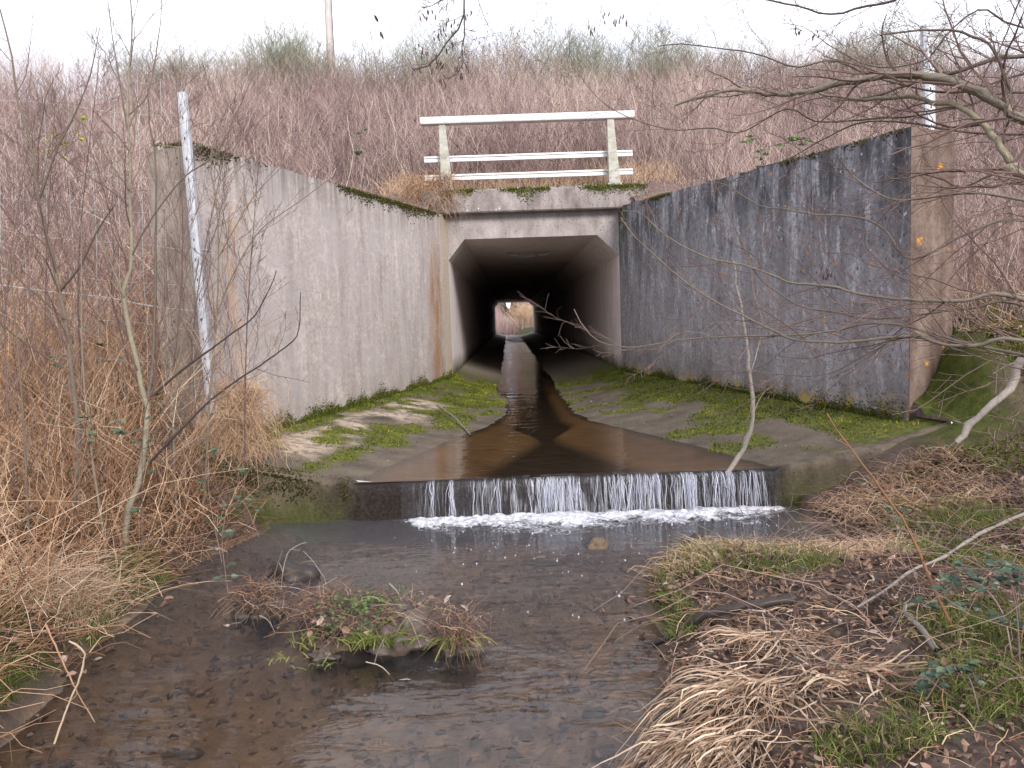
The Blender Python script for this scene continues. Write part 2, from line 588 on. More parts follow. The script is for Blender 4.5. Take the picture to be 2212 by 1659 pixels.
def concrete_right():
    m = M('stained dark concrete', 0.8, 0.25)
    uv = m.uv()
    u, v = m.comp(uv, 0), m.comp(uv, 1)
    tp = m.attr('tint')
    st = m.noise(m.scale(uv, (1.3, 0.42, 1)), 2.2, 9, 0.70, 0.7)
    fine = m.noise(uv, 40, 4, 0.75)
    gr = m.noise(m.scale(uv, (1, 1, 1), (9, 2, 0)), 20, 7, 0.8)
    mid = m.noise(uv, 5, 6, .7)
    c = m.ramp(st, (0.32, (0.072, 0.070, 0.080)), (0.5, (0.20, 0.196, 0.215)), (0.68, (0.39, 0.38, 0.405)))
    c = m.mix(0.75, c, m.ramp(m.noise(uv, 7, 8, 0.78), (0.30, 0.42), (0.62, 1.15)), 'MULTIPLY')
    c = m.mix(0.8, c, m.ramp(gr, (0.35, 0.55), (0.62, 1.25)), 'MULTIPLY')
    # blackest towards the coping in broken runs
    dk = m.math('MULTIPLY', m.ramp(tp, (0.48, 0.0), (0.92, 1.0)), m.ramp(m.noise(m.scale(uv, (1.3, 0.34, 1), (4, 4, 0)), 2.2, 9, .7, .7), (0.42, 0.0), (0.60, 0.9)))
    c = m.mix(dk, c, (0.030, 0.029, 0.033))
    # pale weathered foot
    lo = m.math('MULTIPLY', m.ramp(tp, (0.25, 1.0), (0.85, 0.0)), m.ramp(mid, (0.30, 0.1), (0.54, 1.0)))
    c = m.mix(m.math('MULTIPLY', lo, 0.75), c, m.ramp(gr, (0.3, (0.17, 0.155, 0.158)), (0.65, (0.42, 0.385, 0.385))))
    fl = m.math('FRACT', m.math('MULTIPLY', u, 1.62))
    c = m.mix(m.ramp(fl, (0.0, 0.3), (0.02, 0.0)), c, (0.05, 0.048, 0.055))
    # chalky lime runs
    wv = m.math('MULTIPLY', m.noise(m.scale(uv, (1.9, 0.45, 1), (7, 2, 0)), 2.6, 9, .76, .6), 1.0)
    wm = m.math('MULTIPLY', m.ramp(wv, (0.52, 0.0), (0.62, 0.85)), m.ramp(gr, (0.38, 0.0), (0.56, 1.0)))
    c = m.mix(wm, c, (0.50, 0.485, 0.51))
    sp = m.math('MULTIPLY', m.ramp(m.voro(uv, 10), (0.08, 1.0), (0.16, 0.0)), m.ramp(m.noise(uv, 2.1, 3), (0.46, 0.0), (0.56, 0.9)))
    c = m.mix(sp, c, (0.52, 0.51, 0.52))
    pits = m.voro(m.scale(uv, (1, 1, 1), (3, 3, 0)), 13)
    pm = m.math('MULTIPLY', m.ramp(m.math('ADD', pits, m.math('MULTIPLY', m.math('SUBTRACT', fine, .5), .25)), (0.12, 1.0), (0.24, 0.0)), m.ramp(m.noise(uv, 2.7, 3), (0.38, 0.0), (0.5, 1.0)))
    c = m.mix(m.math('MULTIPLY', pm, 0.6), c, (0.03, 0.029, 0.033))
    # orange lichen rosettes
    ol = m.math('MULTIPLY', m.ramp(m.math('ADD', m.voro(m.scale(uv, (1, 1, 1), (1.7, .6, 0)), 3.6), m.math('MULTIPLY', m.math('SUBTRACT', gr, .5), .35)), (0.05, 1.0), (0.12, 0.0)), m.ramp(mid, (0.40, 0.0), (0.5, 0.9)))
    c = m.mix(ol, c, (0.50, 0.24, 0.03))
    # brown damp foot with mustard lichen
    bf = m.math('MULTIPLY', m.ramp(v, (0.05, 0.9), (0.55, 0.0)), m.ramp(m.noise(m.scale(uv, (1, .6, 1)), 2.4, 5), (.38, .1), (.6, 1.)))
    c = m.mix(bf, c, (0.125, 0.10, 0.09))
    lf = m.math('MULTIPLY', m.ramp(v, (0.05, 1.0), (0.22, 0.0)), m.ramp(m.noise(uv, 6, 6, .7), (0.49, 0.0), (0.58, 1.0)))
    c = m.mix(lf, c, (0.40, 0.27, 0.045))
    # moss stain where the wall meets the beam
    ms = m.math('MULTIPLY', m.ramp(u, (0.1, 1.0), (0.6, 0.0)), m.math('MULTIPLY', m.ramp(tp, (0.55, 0.0), (0.9, 1.0)), m.ramp(mid, (0.4, 0.0), (0.55, 1.0))))
    c = m.mix(ms, c, (0.055, 0.065, 0.012))
    m.col(c)
    m.bump(m.mix(0.6, fine, pm, 'SUBTRACT'), 0.5, 0.012)
    return m.m


def concrete_brown():
    m = M('brown weathered concrete', 0.85, 0.2)
    p = m.pos()
    fine = m.noise(p, 38, 4, .7)
    st = m.noise(m.scale(p, (3, 3, 0.5)), 2.4, 7, .6)
    c = m.ramp(st, (0.3, (0.085, 0.058, 0.045)), (0.5, (0.165, 0.115, 0.092)), (0.7, (0.26, 0.195, 0.16)))
    c = m.mix(0.6, c, m.ramp(m.noise(p, 12, 7, .75), (0.32, 0.5), (0.6, 1.1)), 'MULTIPLY')
    c = m.mix(0.4, c, m.ramp(fine, (0.3, 0.45), (0.65, 1.0)), 'MULTIPLY')
    ol = m.math('MULTIPLY', m.ramp(m.math('ADD', m.voro(p, 7), m.math('MULTIPLY', m.math('SUBTRACT', fine, .5), .9)), (0.12, 1.0), (0.24, 0.0)), m.ramp(m.noise(p, 2.2, 4), (0.54, 0.0), (0.6, 1.0)))
    c = m.mix(ol, c, (0.55, 0.26, 0.03))
    m.col(c)
    m.bump(fine, 0.4, 0.01)
    return m.m


def concrete_grey(name, dark, light, moss=0.0, zt=0.0, damp=None, grit=0.45, wetx=False):
    m = M(name, 0.85, 0.25)
    p = m.pos()
    fine = m.noise(p, 42, 4, .7)
    st = m.noise(m.scale(p, (2.2, 2.2, 0.9)), 2.4, 7, .62)
    c = m.ramp(st, (0.32, dark), (0.66, light))
    c = m.mix(grit, c, m.ramp(fine, (0.3, 0.4), (0.65, 1.0)), 'MULTIPLY')
    pits = m.voro(p, 17)
    pm = m.math('MULTIPLY', m.ramp(pits, (0.12, 1.0), (0.2, 0.0)), m.ramp(m.noise(p, 4, 3), (0.45, 0.0), (0.55, 1.0)))
    c = m.mix(m.math('MULTIPLY', pm, 0.8), c, (0.045, 0.04, 0.035))
    wm = m.math('MULTIPLY', m.ramp(m.voro(m.scale(p, (1, 1, 1), (1, 2, 3)), 9), (0.09, 1.0), (0.14, 0.0)), m.ramp(m.noise(p, 3, 2), (0.5, 0.0), (0.55, 1.0)))
    if moss:
        c = m.mix(wm, c, (0.62, 0.60, 0.58))
        z = m.comp(p, 2)
        hz = m.math('ADD', m.math('MULTIPLY', m.math('SUBTRACT', z, zt), 1.0 / moss), m.math('MULTIPLY', m.math('SUBTRACT', m.noise(m.scale(p, (1, 1, .5)), 4.0, 6, .6), 0.5), 4.0))
        c = m.mix(m.ramp(hz, (0.35, 0.0), (0.75, 0.95)), c, m.ramp(fine, (0.3, (0.030, 0.036, 0.008)), (0.7, (0.11, 0.115, 0.018))))
    if damp is not None:
        z = m.comp(p, 2)
        hz = m.math('ADD', z, m.math('MULTIPLY', m.math('SUBTRACT', m.noise(p, 1.6, 5, .6), 0.5), 0.35))
        c = m.mix(m.ramp(m.math('SUBTRACT', hz, damp - 0.5), (0.42, 0.92), (0.72, 0.0)), c, m.ramp(fine, (0.3, (0.030, 0.036, 0.010)), (0.7, (0.075, 0.080, 0.022))))
    if wetx:
        x_ = m.math('ADD', m.comp(p, 0), m.math('MULTIPLY', m.math('SUBTRACT', m.noise(m.scale(p, (1, 1, .6)), 3.5, 6, .65), 0.5), 0.9))
        wl_ = m.math('MULTIPLY', m.ramp(m.math('ADD', x_, 2.0), (0.45, 0.0), (0.85, 1.0)), m.ramp(m.math('SUBTRACT', x_, 1.6), (0.35, 1.0), (0.62, 0.0)))
        c = m.mix(m.math('MULTIPLY', wl_, m.ramp(m.math('MULTIPLY', m.math('SUBTRACT', m.comp(p, 1), 5.7), 2.0), (.45, 1.), (.62, .0))), c, m.ramp(fine, (0.3, (0.008, 0.006, 0.005)), (0.7, (0.040, 0.031, 0.027))))
    m.col(c)
    m.bump(m.mix(0.5, fine, pm, 'SUBTRACT'), 0.4, 0.012)
    return m.m


def apron_mat():
    m = M('silty mossy concrete', 0.75, 0.3)
    p = m.pos()
    fine = m.noise(p, 30, 5, .7)
    mid = m.noise(p, 3.0, 6, .6)
    c = m.ramp(mid, (0.3, (0.060, 0.046, 0.032)), (0.65, (0.15, 0.118, 0.085)))
    c = m.mix(0.5, c, m.ramp(fine, (0.3, 0.4), (0.65, 1.0)), 'MULTIPLY')
    c = m.mix(m.math('MULTIPLY', m.attr('sand'), m.ramp(m.noise(p, 9, 6, .7), (.42, .25), (.55, 1.))), c, m.ramp(fine, (0.3, (0.36, 0.28, 0.20)), (0.7, (0.52, 0.42, 0.32))))
    c = m.mix(m.attr('moss'), c, m.ramp(m.noise(p, 14, 5, .7), (0.3, (0.026, 0.030, 0.007)), (0.5, (0.070, 0.078, 0.010)), (0.7, (0.15, 0.15, 0.02))))
    # under water: ochre silt, mid-channel bed near-black, with the dark reflection put into its colour
    wt = m.attr('wet')
    c = m.mix(m.ramp(wt, (0.02, 0.0), (0.12, 1.0)), c, m.ramp(m.noise(p, 2.2, 6, .6), (0.3, (0.18, 0.112, 0.056)), (0.7, (0.38, 0.25, 0.135))))
    c = m.mix(m.ramp(wt, (0.3, 0.0), (0.62, 0.95)), c, m.ramp(fine, (0.3, (0.008, 0.0055, 0.004)), (0.7, (0.024, 0.016, 0.011))))
    c = m.mix(m.attr('deep'), c, (0.27, 0.235, 0.19))  # floor colour paled inside the tunnel to bounce more light up the bore
    m.col(c)
    m.bump(fine, 0.5, 0.015)
    return m.m


def ground_mat():
    m = M('earth', 0.9, 0.2)
    p = m.pos()
    fine = m.noise(p, 34, 6, .72)
    mid = m.noise(p, 4, 6, .6)
    c = m.ramp(mid, (0.3, (0.060, 0.042, 0.034)), (0.5, (0.105, 0.075, 0.060)), (0.7, (0.165, 0.120, 0.095)))
    c = m.mix(0.6, c, m.ramp(fine, (0.3, 0.3), (0.65, 1.0)), 'MULTIPLY')
    scr = m.ramp(m.noise(m.scale(p, (1, 1, .4)), 9, 6, .75), (0.3, (0.080, 0.054, 0.045)), (0.7, (0.26, 0.18, 0.15)))
    c = m.mix(m.attr('scrub'), c, scr)
    c = m.mix(m.attr('moss'), c, m.ramp(m.noise(p, 11, 5, .7), (0.3, (0.020, 0.026, 0.005)), (0.7, (0.075, 0.088, 0.012))))
    # stream bed: gravel and silt
    pe = m.voro(m.scale(p, (1, 0.75, 1)), 13, 'F1', 'Color')
    pd = m.voro(m.scale(p, (1, 0.75, 1)), 13, 'F1', 'Distance')
    g = m.ramp(m.comp(pe, 0), (0.0, (0.12, 0.080, 0.052)), (0.5, (0.27, 0.185, 0.125)), (0.85, (0.42, 0.285, 0.175)), (1.0, (0.52, 0.39, 0.27)))
    g = m.mix(0.8, g, m.ramp(pd, (0.1, 1.0), (0.55, 0.45)), 'MULTIPLY')
    silt = m.ramp(m.noise(p, 1.4, 5, .6), (0.35, (0.19, 0.13, 0.088)), (0.65, (0.42, 0.27, 0.15)))
    g = m.mix(m.ramp(m.noise(m.scale(p, (1, 1, 1), (5, 5, 0)), 0.9, 5, .6), (0.4, 0.25), (0.6, 0.85)), g, silt)
    g = m.mix(0.5, g, m.ramp(fine, (0.3, 0.4), (0.65, 1.0)), 'MULTIPLY')
    c = m.mix(m.attr('bed'), c, g)
    m.col(c)
    m.bump(m.mix(0.5, fine, pd, 'ADD'), 0.6, 0.03)
    return m.m


def water_mat(name, tint, murk, murk_f, ripple, strength, flow=(1, 1, 1), gl=(1, 1, 1), tunnel=False):
    m = M(name)
    nt_ = m.nt
    nt_.nodes.remove(m.b)
    p = m.pos()
    n1 = m.noise(m.scale(p, flow), ripple, 4, 0.55, 0.6)
    n2 = m.noise(m.scale(p, flow), ripple * 3.7, 2, 0.5)
    h = m.mix(0.25, n1, n2)
    bp = m.n('ShaderNodeBump')
    bp.inputs['Strength'].default_value = strength
    bp.inputs['Distance'].default_value = 0.05
    if tunnel:
        m.l(m.ramp(m.math('MULTIPLY', m.comp(p, 1), 0.02), (0.22, strength), (0.34, 0.45), (0.8, 0.6)), bp.inputs['Strength'])
    m.l(h, bp.inputs['Height'])
    fr = m.n('ShaderNodeFresnel')
    fr.inputs['IOR'].default_value = 1.33
    m.l(bp.outputs[0], fr.inputs['Normal'])
    tr = m.n('ShaderNodeBsdfTransparent')
    tr.inputs['Color'].default_value = (*tint, 1)
    df = m.n('ShaderNodeBsdfDiffuse')
    df.inputs['Color'].default_value = (*murk, 1)
    gs = m.n('ShaderNodeBsdfGlossy')
    gs.inputs['Color'].default_value = (*gl, 1)
    gs.inputs['Roughness'].default_value = 0.03
    m.l(bp.outputs[0], gs.inputs['Normal'])
    a = m.n('ShaderNodeMixShader')
    a.inputs[0].default_value = murk_f
    if not tunnel:
        yy_ = m.math('ADD', m.comp(p, 1), m.math('MULTIPLY', m.math('SUBTRACT', m.noise(p, 1.1, 4, .6), .5), 2.2))
        m.l(m.ramp(m.math('MULTIPLY', yy_, .1), (0.30, murk_f * .35), (0.52, murk_f * 3.0)), a.inputs[0])
    m.l(tr.outputs[0], a.inputs[1])
    m.l(df.outputs[0], a.inputs[2])
    b = m.n('ShaderNodeMixShader')
    m.l(fr.outputs[0], b.inputs[0])
    m.l(a.outputs[0], b.inputs[1])
    m.l(gs.outputs[0], b.inputs[2])
    m.l(b.outputs[0], nt_.nodes['Material Output'].inputs['Surface'])
    return m.m


MAT = {}
MAT['left'] = concrete_left()
MAT['right'] = concrete_right()
MAT['brown'] = concrete_brown()
MAT['left_end'] = concrete_grey('pale brown concrete', (0.16, 0.125, 0.10), (0.36, 0.30, 0.25))
MAT['portal'] = concrete_grey('portal concrete', (0.25, 0.215, 0.205), (0.42, 0.375, 0.365))
MAT['lining'] = concrete_grey('tunnel concrete', (0.66, 0.575, 0.56), (0.82, 0.75, 0.74), damp=0.66, grit=0.12)
MAT['beam'] = concrete_grey('mossy beam concrete', (0.16, 0.135, 0.125), (0.36, 0.315, 0.30), moss=0.16, zt=3.68)
MAT['weir'] = concrete_grey('weir concrete', (0.075, 0.060, 0.042), (0.18, 0.145, 0.105), damp=0.10, wetx=True)
MAT['weir'].node_tree.nodes['Principled BSDF'].inputs['Specular IOR Level'].default_value = 0.15
MAT['apron'] = apron_mat()
MAT['ground'] = ground_mat()
MAT['pool'] = water_mat('pool water', (0.86, 0.79, 0.71), (0.185, 0.178, 0.188), 0.105, 2.6, 0.20, (0.8, 1.7, 1))
MAT['stream'] = water_mat('stream water', (0.88, 0.78, 0.63), (0.05, 0.04, 0.03), 0.10, 3.4, 0.14, (1, 2.0, 1), tunnel=True)

moss_m = tinted('moss', (0.0, (0.016, 0.020, 0.004)), (0.5, (0.082, 0.098, 0.009)), (0.85, (0.17, 0.185, 0.018)), (1.0, (0.27, 0.26, 0.04)), rough=0.9)
dark_moss_m = tinted('dark moss', (0.0, (0.016, 0.014, 0.006)), (0.6, (0.060, 0.055, 0.012)), (1.0, (0.13, 0.125, 0.02)), rough=0.9)
scrub_m = tinted('scrub stems', (0.0, (0.060, 0.038, 0.036)), (0.3, (0.205, 0.137, 0.130)), (0.6, (0.385, 0.280, 0.258)), (0.88, (0.56, 0.435, 0.36)), (1.0, (0.72, 0.62, 0.50)), var=0.2)
straw_m = tinted('dead stalks', (0.0, (0.055, 0.030, 0.020)), (0.3, (0.25, 0.125, 0.065)), (0.6, (0.45, 0.285, 0.175)), (1.0, (0.68, 0.53, 0.37)), var=0.25)
sedge_m = tinted('bleached sedge', (0.0, (0.18, 0.105, 0.065)), (0.4, (0.40, 0.27, 0.18)), (1.0, (0.66, 0.52, 0.39)), trans=0.15, var=0.3)
grass_m = tinted('green grass', (0.0, (0.055, 0.075, 0.015)), (0.55, (0.125, 0.17, 0.035)), (1.0, (0.30, 0.31, 0.10)), trans=0.25)
leaf_m = tinted('fallen leaves', (0.0, (0.07, 0.045, 0.036)), (0.4, (0.20, 0.125, 0.092)), (0.75, (0.34, 0.21, 0.145)), (1.0, (0.56, 0.46, 0.39)), trans=0.1, var=0.5)
bramble_leaf_m = tinted('bramble leaves', (0.0, (0.022, 0.040, 0.022)), (0.6, (0.050, 0.085, 0.045)), (1.0, (0.13, 0.17, 0.085)), rough=0.5, spec=0.5, trans=0.12)
herb_m = tinted('fresh leaves', (0.0, (0.05, 0.085, 0.03)), (1.0, (0.16, 0.24, 0.08)), rough=0.6, trans=0.25)
yleaf_m = tinted('yellowed leaves', (0.0, (0.30, 0.32, 0.05)), (1.0, (0.52, 0.50, 0.10)), trans=0.3)
broom_m = tinted('broom twigs', (0.0, (0.085, 0.10, 0.055)), (0.6, (0.205, 0.215, 0.14)), (1.0, (0.33, 0.335, 0.24)), var=0.2)
rust_m = tinted('withered leaves', (0.0, (0.24, 0.12, 0.085)), (1.0, (0.46, 0.28, 0.21)), trans=0.2)
bark_m = tinted('smooth bark', (0.0, (0.085, 0.062, 0.055)), (0.5, (0.17, 0.135, 0.100)), (1.0, (0.27, 0.235, 0.165)), rough=0.75, var=0.5)
limb_m = tinted('greenish limb bark', (0.0, (0.075, 0.055, 0.050)), (0.4, (0.14, 0.112, 0.090)), (0.75, (0.21, 0.185, 0.140)), (1.0, (0.30, 0.265, 0.175)), rough=0.7, var=0.55)
twig_m = tinted('purple brown twigs', (0.0, (0.065, 0.040, 0.036)), (0.6, (0.165, 0.108, 0.092)), (1.0, (0.33, 0.24, 0.195)), rough=0.6)
dead_m = tinted('grey dead wood', (0.0, (0.09, 0.078, 0.07)), (0.6, (0.27, 0.235, 0.205)), (1.0, (0.46, 0.40, 0.35)), rough=0.85, var=0.6)
black_wood_m = tinted('wet black wood', (0.0, (0.022, 0.017, 0.015)), (1.0, (0.085, 0.068, 0.06)), rough=0.5, var=0.5)
mud_m = tinted('wet mud', (0.0, (0.030, 0.021, 0.016)), (1.0, (0.085, 0.062, 0.048)), rough=0.55, spec=0.5, var=0.6)
stone_m = tinted('stones', (0.0, (0.07, 0.048, 0.033)), (0.5, (0.15, 0.105, 0.07)), (1.0, (0.28, 0.20, 0.13)), rough=0.6, var=0.6)
catkin_m = tinted('catkins', (0.0, (0.045, 0.025, 0.025)), (1.0, (0.12, 0.065, 0.06)), rough=0.8)


def galv():
    m = M('weathered galvanised steel', 0.55, 0.4)
    p = m.pos()
    c = m.ramp(m.noise(m.scale(p, (1, 1, .3)), 40, 6, .75), (0.3, (0.36, 0.37, 0.40)), (0.55, (0.48, 0.49, 0.52)), (0.75, (0.58, 0.58, 0.61)))
    c = m.mix(m.ramp(m.noise(p, 30, 4, .7), (.60, 0.), (.70, .5)), c, (0.16, 0.155, 0.155))
    m.col(c)
    m.b.inputs['Metallic'].default_value = 0.15
    return m.m


def painted(name, a, b, rough=0.45):
    m = M(name, rough, 0.4)
    p = m.pos()
    c = m.ramp(m.noise(m.scale(p, (.5, 1, 1)), 9, 6, .65), (0.35, a), (0.6, b))
    c = m.mix(m.ramp(m.noise(m.scale(p, (1, 1, .35)), 22, 6, .75), (.54, 0.), (.68, .55)), c, (0.22, 0.20, 0.16))
    m.col(c)
    return m.m


MAT['galv'] = galv()
MAT['rail'] = painted('white weathered rail', (0.54, 0.525, 0.51), (0.72, 0.70, 0.69))
MAT['post'] = painted('lichened rail post', (0.26, 0.25, 0.20), (0.44, 0.42, 0.37), 0.7)
MAT['wire'] = painted('wire', (0.24, 0.26, 0.25), (0.40, 0.43, 0.41), 0.5)


# ================================================================== ground
def axis(*segs):
    a = [np.arange(s, e - 1e-6, d) for s, e, d in segs]
    return np.concatenate(a + [[segs[-1][1]]])


gx = axis((-90, -20, 5), (-20, -6, 0.5), (-6, -4, 0.15), (-4, 4.4, 0.045), (4.4, 7, 0.15), (7, 20, 0.5), (20, 90, 5))
gy = axis((-12, 0, 0.6), (0, 1.5, 0.15), (1.5, 7, 0.045), (7, 14.4, 0.1), (14.4, 28, 0.3), (28, 60, 2), (60, 64, .25), (64, 90, 0.5), (90, 200, 10))
GX, GY = np.meshgrid(gx, gy)
GZ = zg(GX, GY)
nx, ny = len(gx), len(gy)
inv = np.where(GY < 6.36, in_v(GX, GY, 0.0), in_v(GX, GY, 0.12))
farhole = (GY > Y_F - 0.3) & (GY < Y_F + 0.0) & (np.abs(GX - 0.47) < 1.8)
ii = np.arange(nx * ny).reshape(ny, nx)
Fq = np.stack([ii[:-1, :-1], ii[:-1, 1:], ii[1:, 1:], ii[1:, :-1]], -1).reshape(-1, 4)
cls = (inv | farhole).ravel()
zr = GZ.ravel()[Fq]
cliff = (zr.max(1) - zr.min(1) > 1.2) & (GY.ravel()[Fq].max(1) > 60) & (GY.ravel()[Fq].max(1) < 75)
Fq = Fq[~cls[Fq].any(1) & ~cliff]
sd_ = pool_sd(GX, GY)
bed = sm((-GZ + 0.02) / 0.05) * (GY < 6.4)
moss_a = sm((GX - 2.75) / 0.5) * sm((GY - 5.1) / 0.7) * (GY < 8.5) * sm((fbm(GX, GY, 2.2, 3) + 0.75) / 0.7)
moss_a = np.maximum(moss_a, 0.8 * sm((np.minimum(np.abs(sd_ - .12), 1) < .1) * 1.0) * (fbm(GX, GY, 3, 3) > 0.25) * (GX < -1.2))
scr_a = sm((z_emb(GX, GY) - 0.7) / 0.8) * (1 - moss_a)
ground = mk('ground', [(np.stack([GX, GY, GZ], -1).reshape(-1, 3), [Fq], 0.5)], MAT['ground'], org=(0, 0, 0), smooth=True,
            bed=bed.ravel(), moss=moss_a.ravel(), scrub=scr_a.ravel())
tag(ground, kind='structure')

# ================================================================== concrete apron, tunnel floor
def edges(y):
    """x of the water's edge left and right on the apron and in the tunnel"""
    t = sm((9.7 - y) / (9.7 - Y_W)) * 0.35 + 0.65 * np.clip((9.7 - y) / (9.7 - Y_W), 0, 1)
    xl = -0.09 * (1 - t) - 1.24 * t - 0.12 * sm((y - 11) / 3)
    xr = 0.79 * (1 - t) + 2.02 * t + 0.03 * sm((y - 11) / 3)
    y = np.asarray(y, float)
    return xl + 0.03 * fbm(y, y * 0 + 3, 0.55, 2), xr + 0.03 * fbm(y, y * 0 + 8, 0.55, 2)


def z_apron(x, y):
    xl, xr = edges(y)
    wl = np.where(y < Y_H, WL(y), OL)
    wr = np.where(y < Y_H, WR(y), OR)
    zt = 0.53 + 0.02 * sm((x - 0.4) / 2)
    tl = np.clip((xl - x) / np.maximum(xl - wl, 0.05), 0, 1.3)
    tr = np.clip((x - xr) / np.maximum(wr - xr, 0.05), 0, 1.3)
    t = np.maximum(tl, tr)
    out = 0.28 + (zt - 0.28) * (0.78 * t + 0.22 * t * t)
    d = np.minimum(x - xl, xr - x)
    flare = sm((9.4 - y) / 1.5)
    inn = 0.28 - 0.035 * sm(d / 0.25) - 0.11 * sm((d - 0.72 * flare - 0.05 * (1 - flare)) / 0.35)
    return np.where(d > 0, inn, out) + 0.004 * fbm(x, y, 4, 2)


ax_ = np.linspace(0, 1, 90)
ay_ = np.concatenate([np.linspace(Y_W + 0.14, Y_H, 150), np.linspace(Y_H + 0.15, Y_F + 3, 90)])
AY = np.repeat(ay_[:, None], 90, 1)
al = np.where(AY < Y_H, WL(AY), OL) - 0.15
ar = np.where(AY < Y_H, WR(AY), OR) + 0.15
eL, eR = edges(AY)
k1 = np.clip(ax_ / (32 / 89), 0, 1)[None]
k2 = np.clip((ax_ - 32 / 89) / (25 / 89), 0, 1)[None]
k3 = np.clip((ax_ - 57 / 89) / (32 / 89), 0, 1)[None]
AX = al + (eL - al) * k1 + (eR - eL) * k2 + (ar - eR) * k3
AZ_ = z_apron(AX, AY)
AZ_[:, 0] = -0.35
AZ_[:, -1] = -0.35
AX[:, 0] = AX[:, 1]
AX[:, -1] = AX[:, -2]
ii = np.arange(AX.size).reshape(AX.shape)
Fa = np.stack([ii[:-1, :-1], ii[:-1, 1:], ii[1:, 1:], ii[1:, :-1]], -1).reshape(-1, 4)
xl, xr = edges(AY)
dl, dr_ = xl - AX, AX - xr
nn = fbm(AX, AY, 2.6, 4)
onl, onr = dl > 0, dr_ > 0
tl = np.clip(dl / np.maximum(xl - np.where(AY < Y_H, WL(AY), OL), .05), 0, 1)
tr_ = np.clip(dr_ / np.maximum(np.where(AY < Y_H, WR(AY), OR) - xr, .05), 0, 1)
mossL = onl * sm((0.6 * nn + np.where(tl > 0.86, 0.8, 0) + 0.75 * np.exp(-((tl - 0.36) / 0.15) ** 2) + 0.5 * sm((AY - 9.6) / 1.5) - 0.24) / 0.3)
mossR = onr * sm((0.6 * nn + 1.05 * sm((tr_ - 0.48) / 0.3) + 0.25 * sm((AY - 8.5) / 2) - 0.20 + 0.2 * np.exp(-((tr_ - 0.4) / .1) ** 2)) / 0.3)
mossA = np.maximum(mossL, mossR) * (1 - sm((AY - 15.0) / 2.2))
sandA = onl * np.exp(-((tl - 0.68) / 0.25) ** 2) * (AY < 10.5) * (1 - mossL) * sm((fbm(AX + 3, AY, 1.6, 4) + .75) / .6)
wetA = np.clip((0.28 - AZ_) / 0.16, 0, 1) * ((~onl) & (~onr))
deepA = sm((AY - 14.2) / 4)
apron = mk('concrete_channel_floor', [(np.stack([AX, AY, AZ_], -1).reshape(-1, 3), [Fa], 0.5)], MAT['apron'], org=(0.4, 9, 0.2), smooth=True,
           moss=mossA.ravel(), sand=sandA.ravel(), wet=wetA.ravel(), deep=deepA.ravel())
tag(apron, kind='structure')

# ================================================================== wing walls
def wing(side):
    f = WL if side < 0 else WR
    y0, y1 = 6.3, Y_H
    n = 40
    ys = np.linspace(y1, y0, n)
    zt0, zt1 = (3.30, 2.93) if side < 0 else (3.36, 2.88)
    V, uv, ti, Fw = [], [], [], []
    rows = 16
    for i, y in enumerate(ys):
        k = i / (n - 1)
        x = f(y)
        top = zt0 + (zt1 - zt0) * k + 0.006 * math.sin(i * 1.7)
        L = (y1 - y) * 1.017
        for j in range(rows):
            tt = j / (rows - 1)
            z = 0.1 + (top - 0.1) * tt
            V.append((x, y, z))
            uv.append((L, z - 0.53))
            ti.append(max(0, (z - 0.53) / (top - 0.53)))
    idx = lambda i, j: i * rows + j
    for i in range(n - 1):
        for j in range(rows - 1):
            q = (idx(i, j), idx(i + 1, j), idx(i + 1, j + 1), idx(i, j + 1))
            Fw.append(q if side > 0 else q[::-1])
    face = np.array(V), [np.array(Fw)], np.array(ti)
    root = thing('wing_wall', 'pale pinkish concrete wing wall with a rust run, left of the tunnel mouth' if side < 0 else
                 'dark algae stained concrete wing wall with white streaks, right of the tunnel mouth', 'wall', (f(10), 10, 0.5))
    mk('wall_face', [face], MAT['left'] if side < 0 else MAT['right'], root, uv=np.array(uv), smooth=False)
    # body behind the face: coping, back and end
    s = side
    th = 0.42
    B = []
    e0, e1 = f(y0), f(y1)
    zt = lambda y: zt0 + (zt1 - zt0) * (y1 - y) / (y1 - y0)
    ye = y0 + (0.04 if s > 0 else 0.02)
    P = [(e0, y0, 0.1), (e0 + s * th, ye + 0.1, 0.1), (e1 + s * th, y1 + 0.2, 0.1), (e1, y1 + 0.2, 0.1),
         (e0, y0, zt(y0)), (e0 + s * th, ye + 0.1, zt(y0) - 0.03), (e1 + s * th, y1 + 0.2, zt(y1)), (e1, y1 + 0.2, zt(y1))]
    Fb = [(0, 1, 5, 4), (1, 2, 6, 5), (4, 5, 6, 7)]
    if s < 0:
        Fb = [q[::-1] for q in Fb]
    P = np.array(P)
    P[:, 0] += s * 0.003
    o = mk('wall_body', [(P, [np.array(Fb)], 0.5)], MAT['brown'] if s > 0 else MAT['left_end'], root)
    return root


wing(-1)
wing(1)

# ================================================================== culvert: lining, portal face, beam
culv = thing('culvert', 'long concrete box tunnel with chamfered corners under the embankment', 'tunnel', (0.47, Y_H, 0.3))
prof = np.array([(OL, 0.2), (OL, 2.54), (-0.71, 2.89), (1.575, 2.89), (OR, 2.53), (OR, 0.2)])
pc = np.array([0.47, 1.6])


def ring(y, off):
    q = prof.copy()
    q[:2, 0] -= off
    q[4:, 0] += off
    q[2:4, 1] += off
    q[1, 1] += off * .4
    q[4, 1] += off * .4
    return np.column_stack([q[:, 0], np.full(6, y), q[:, 1]])


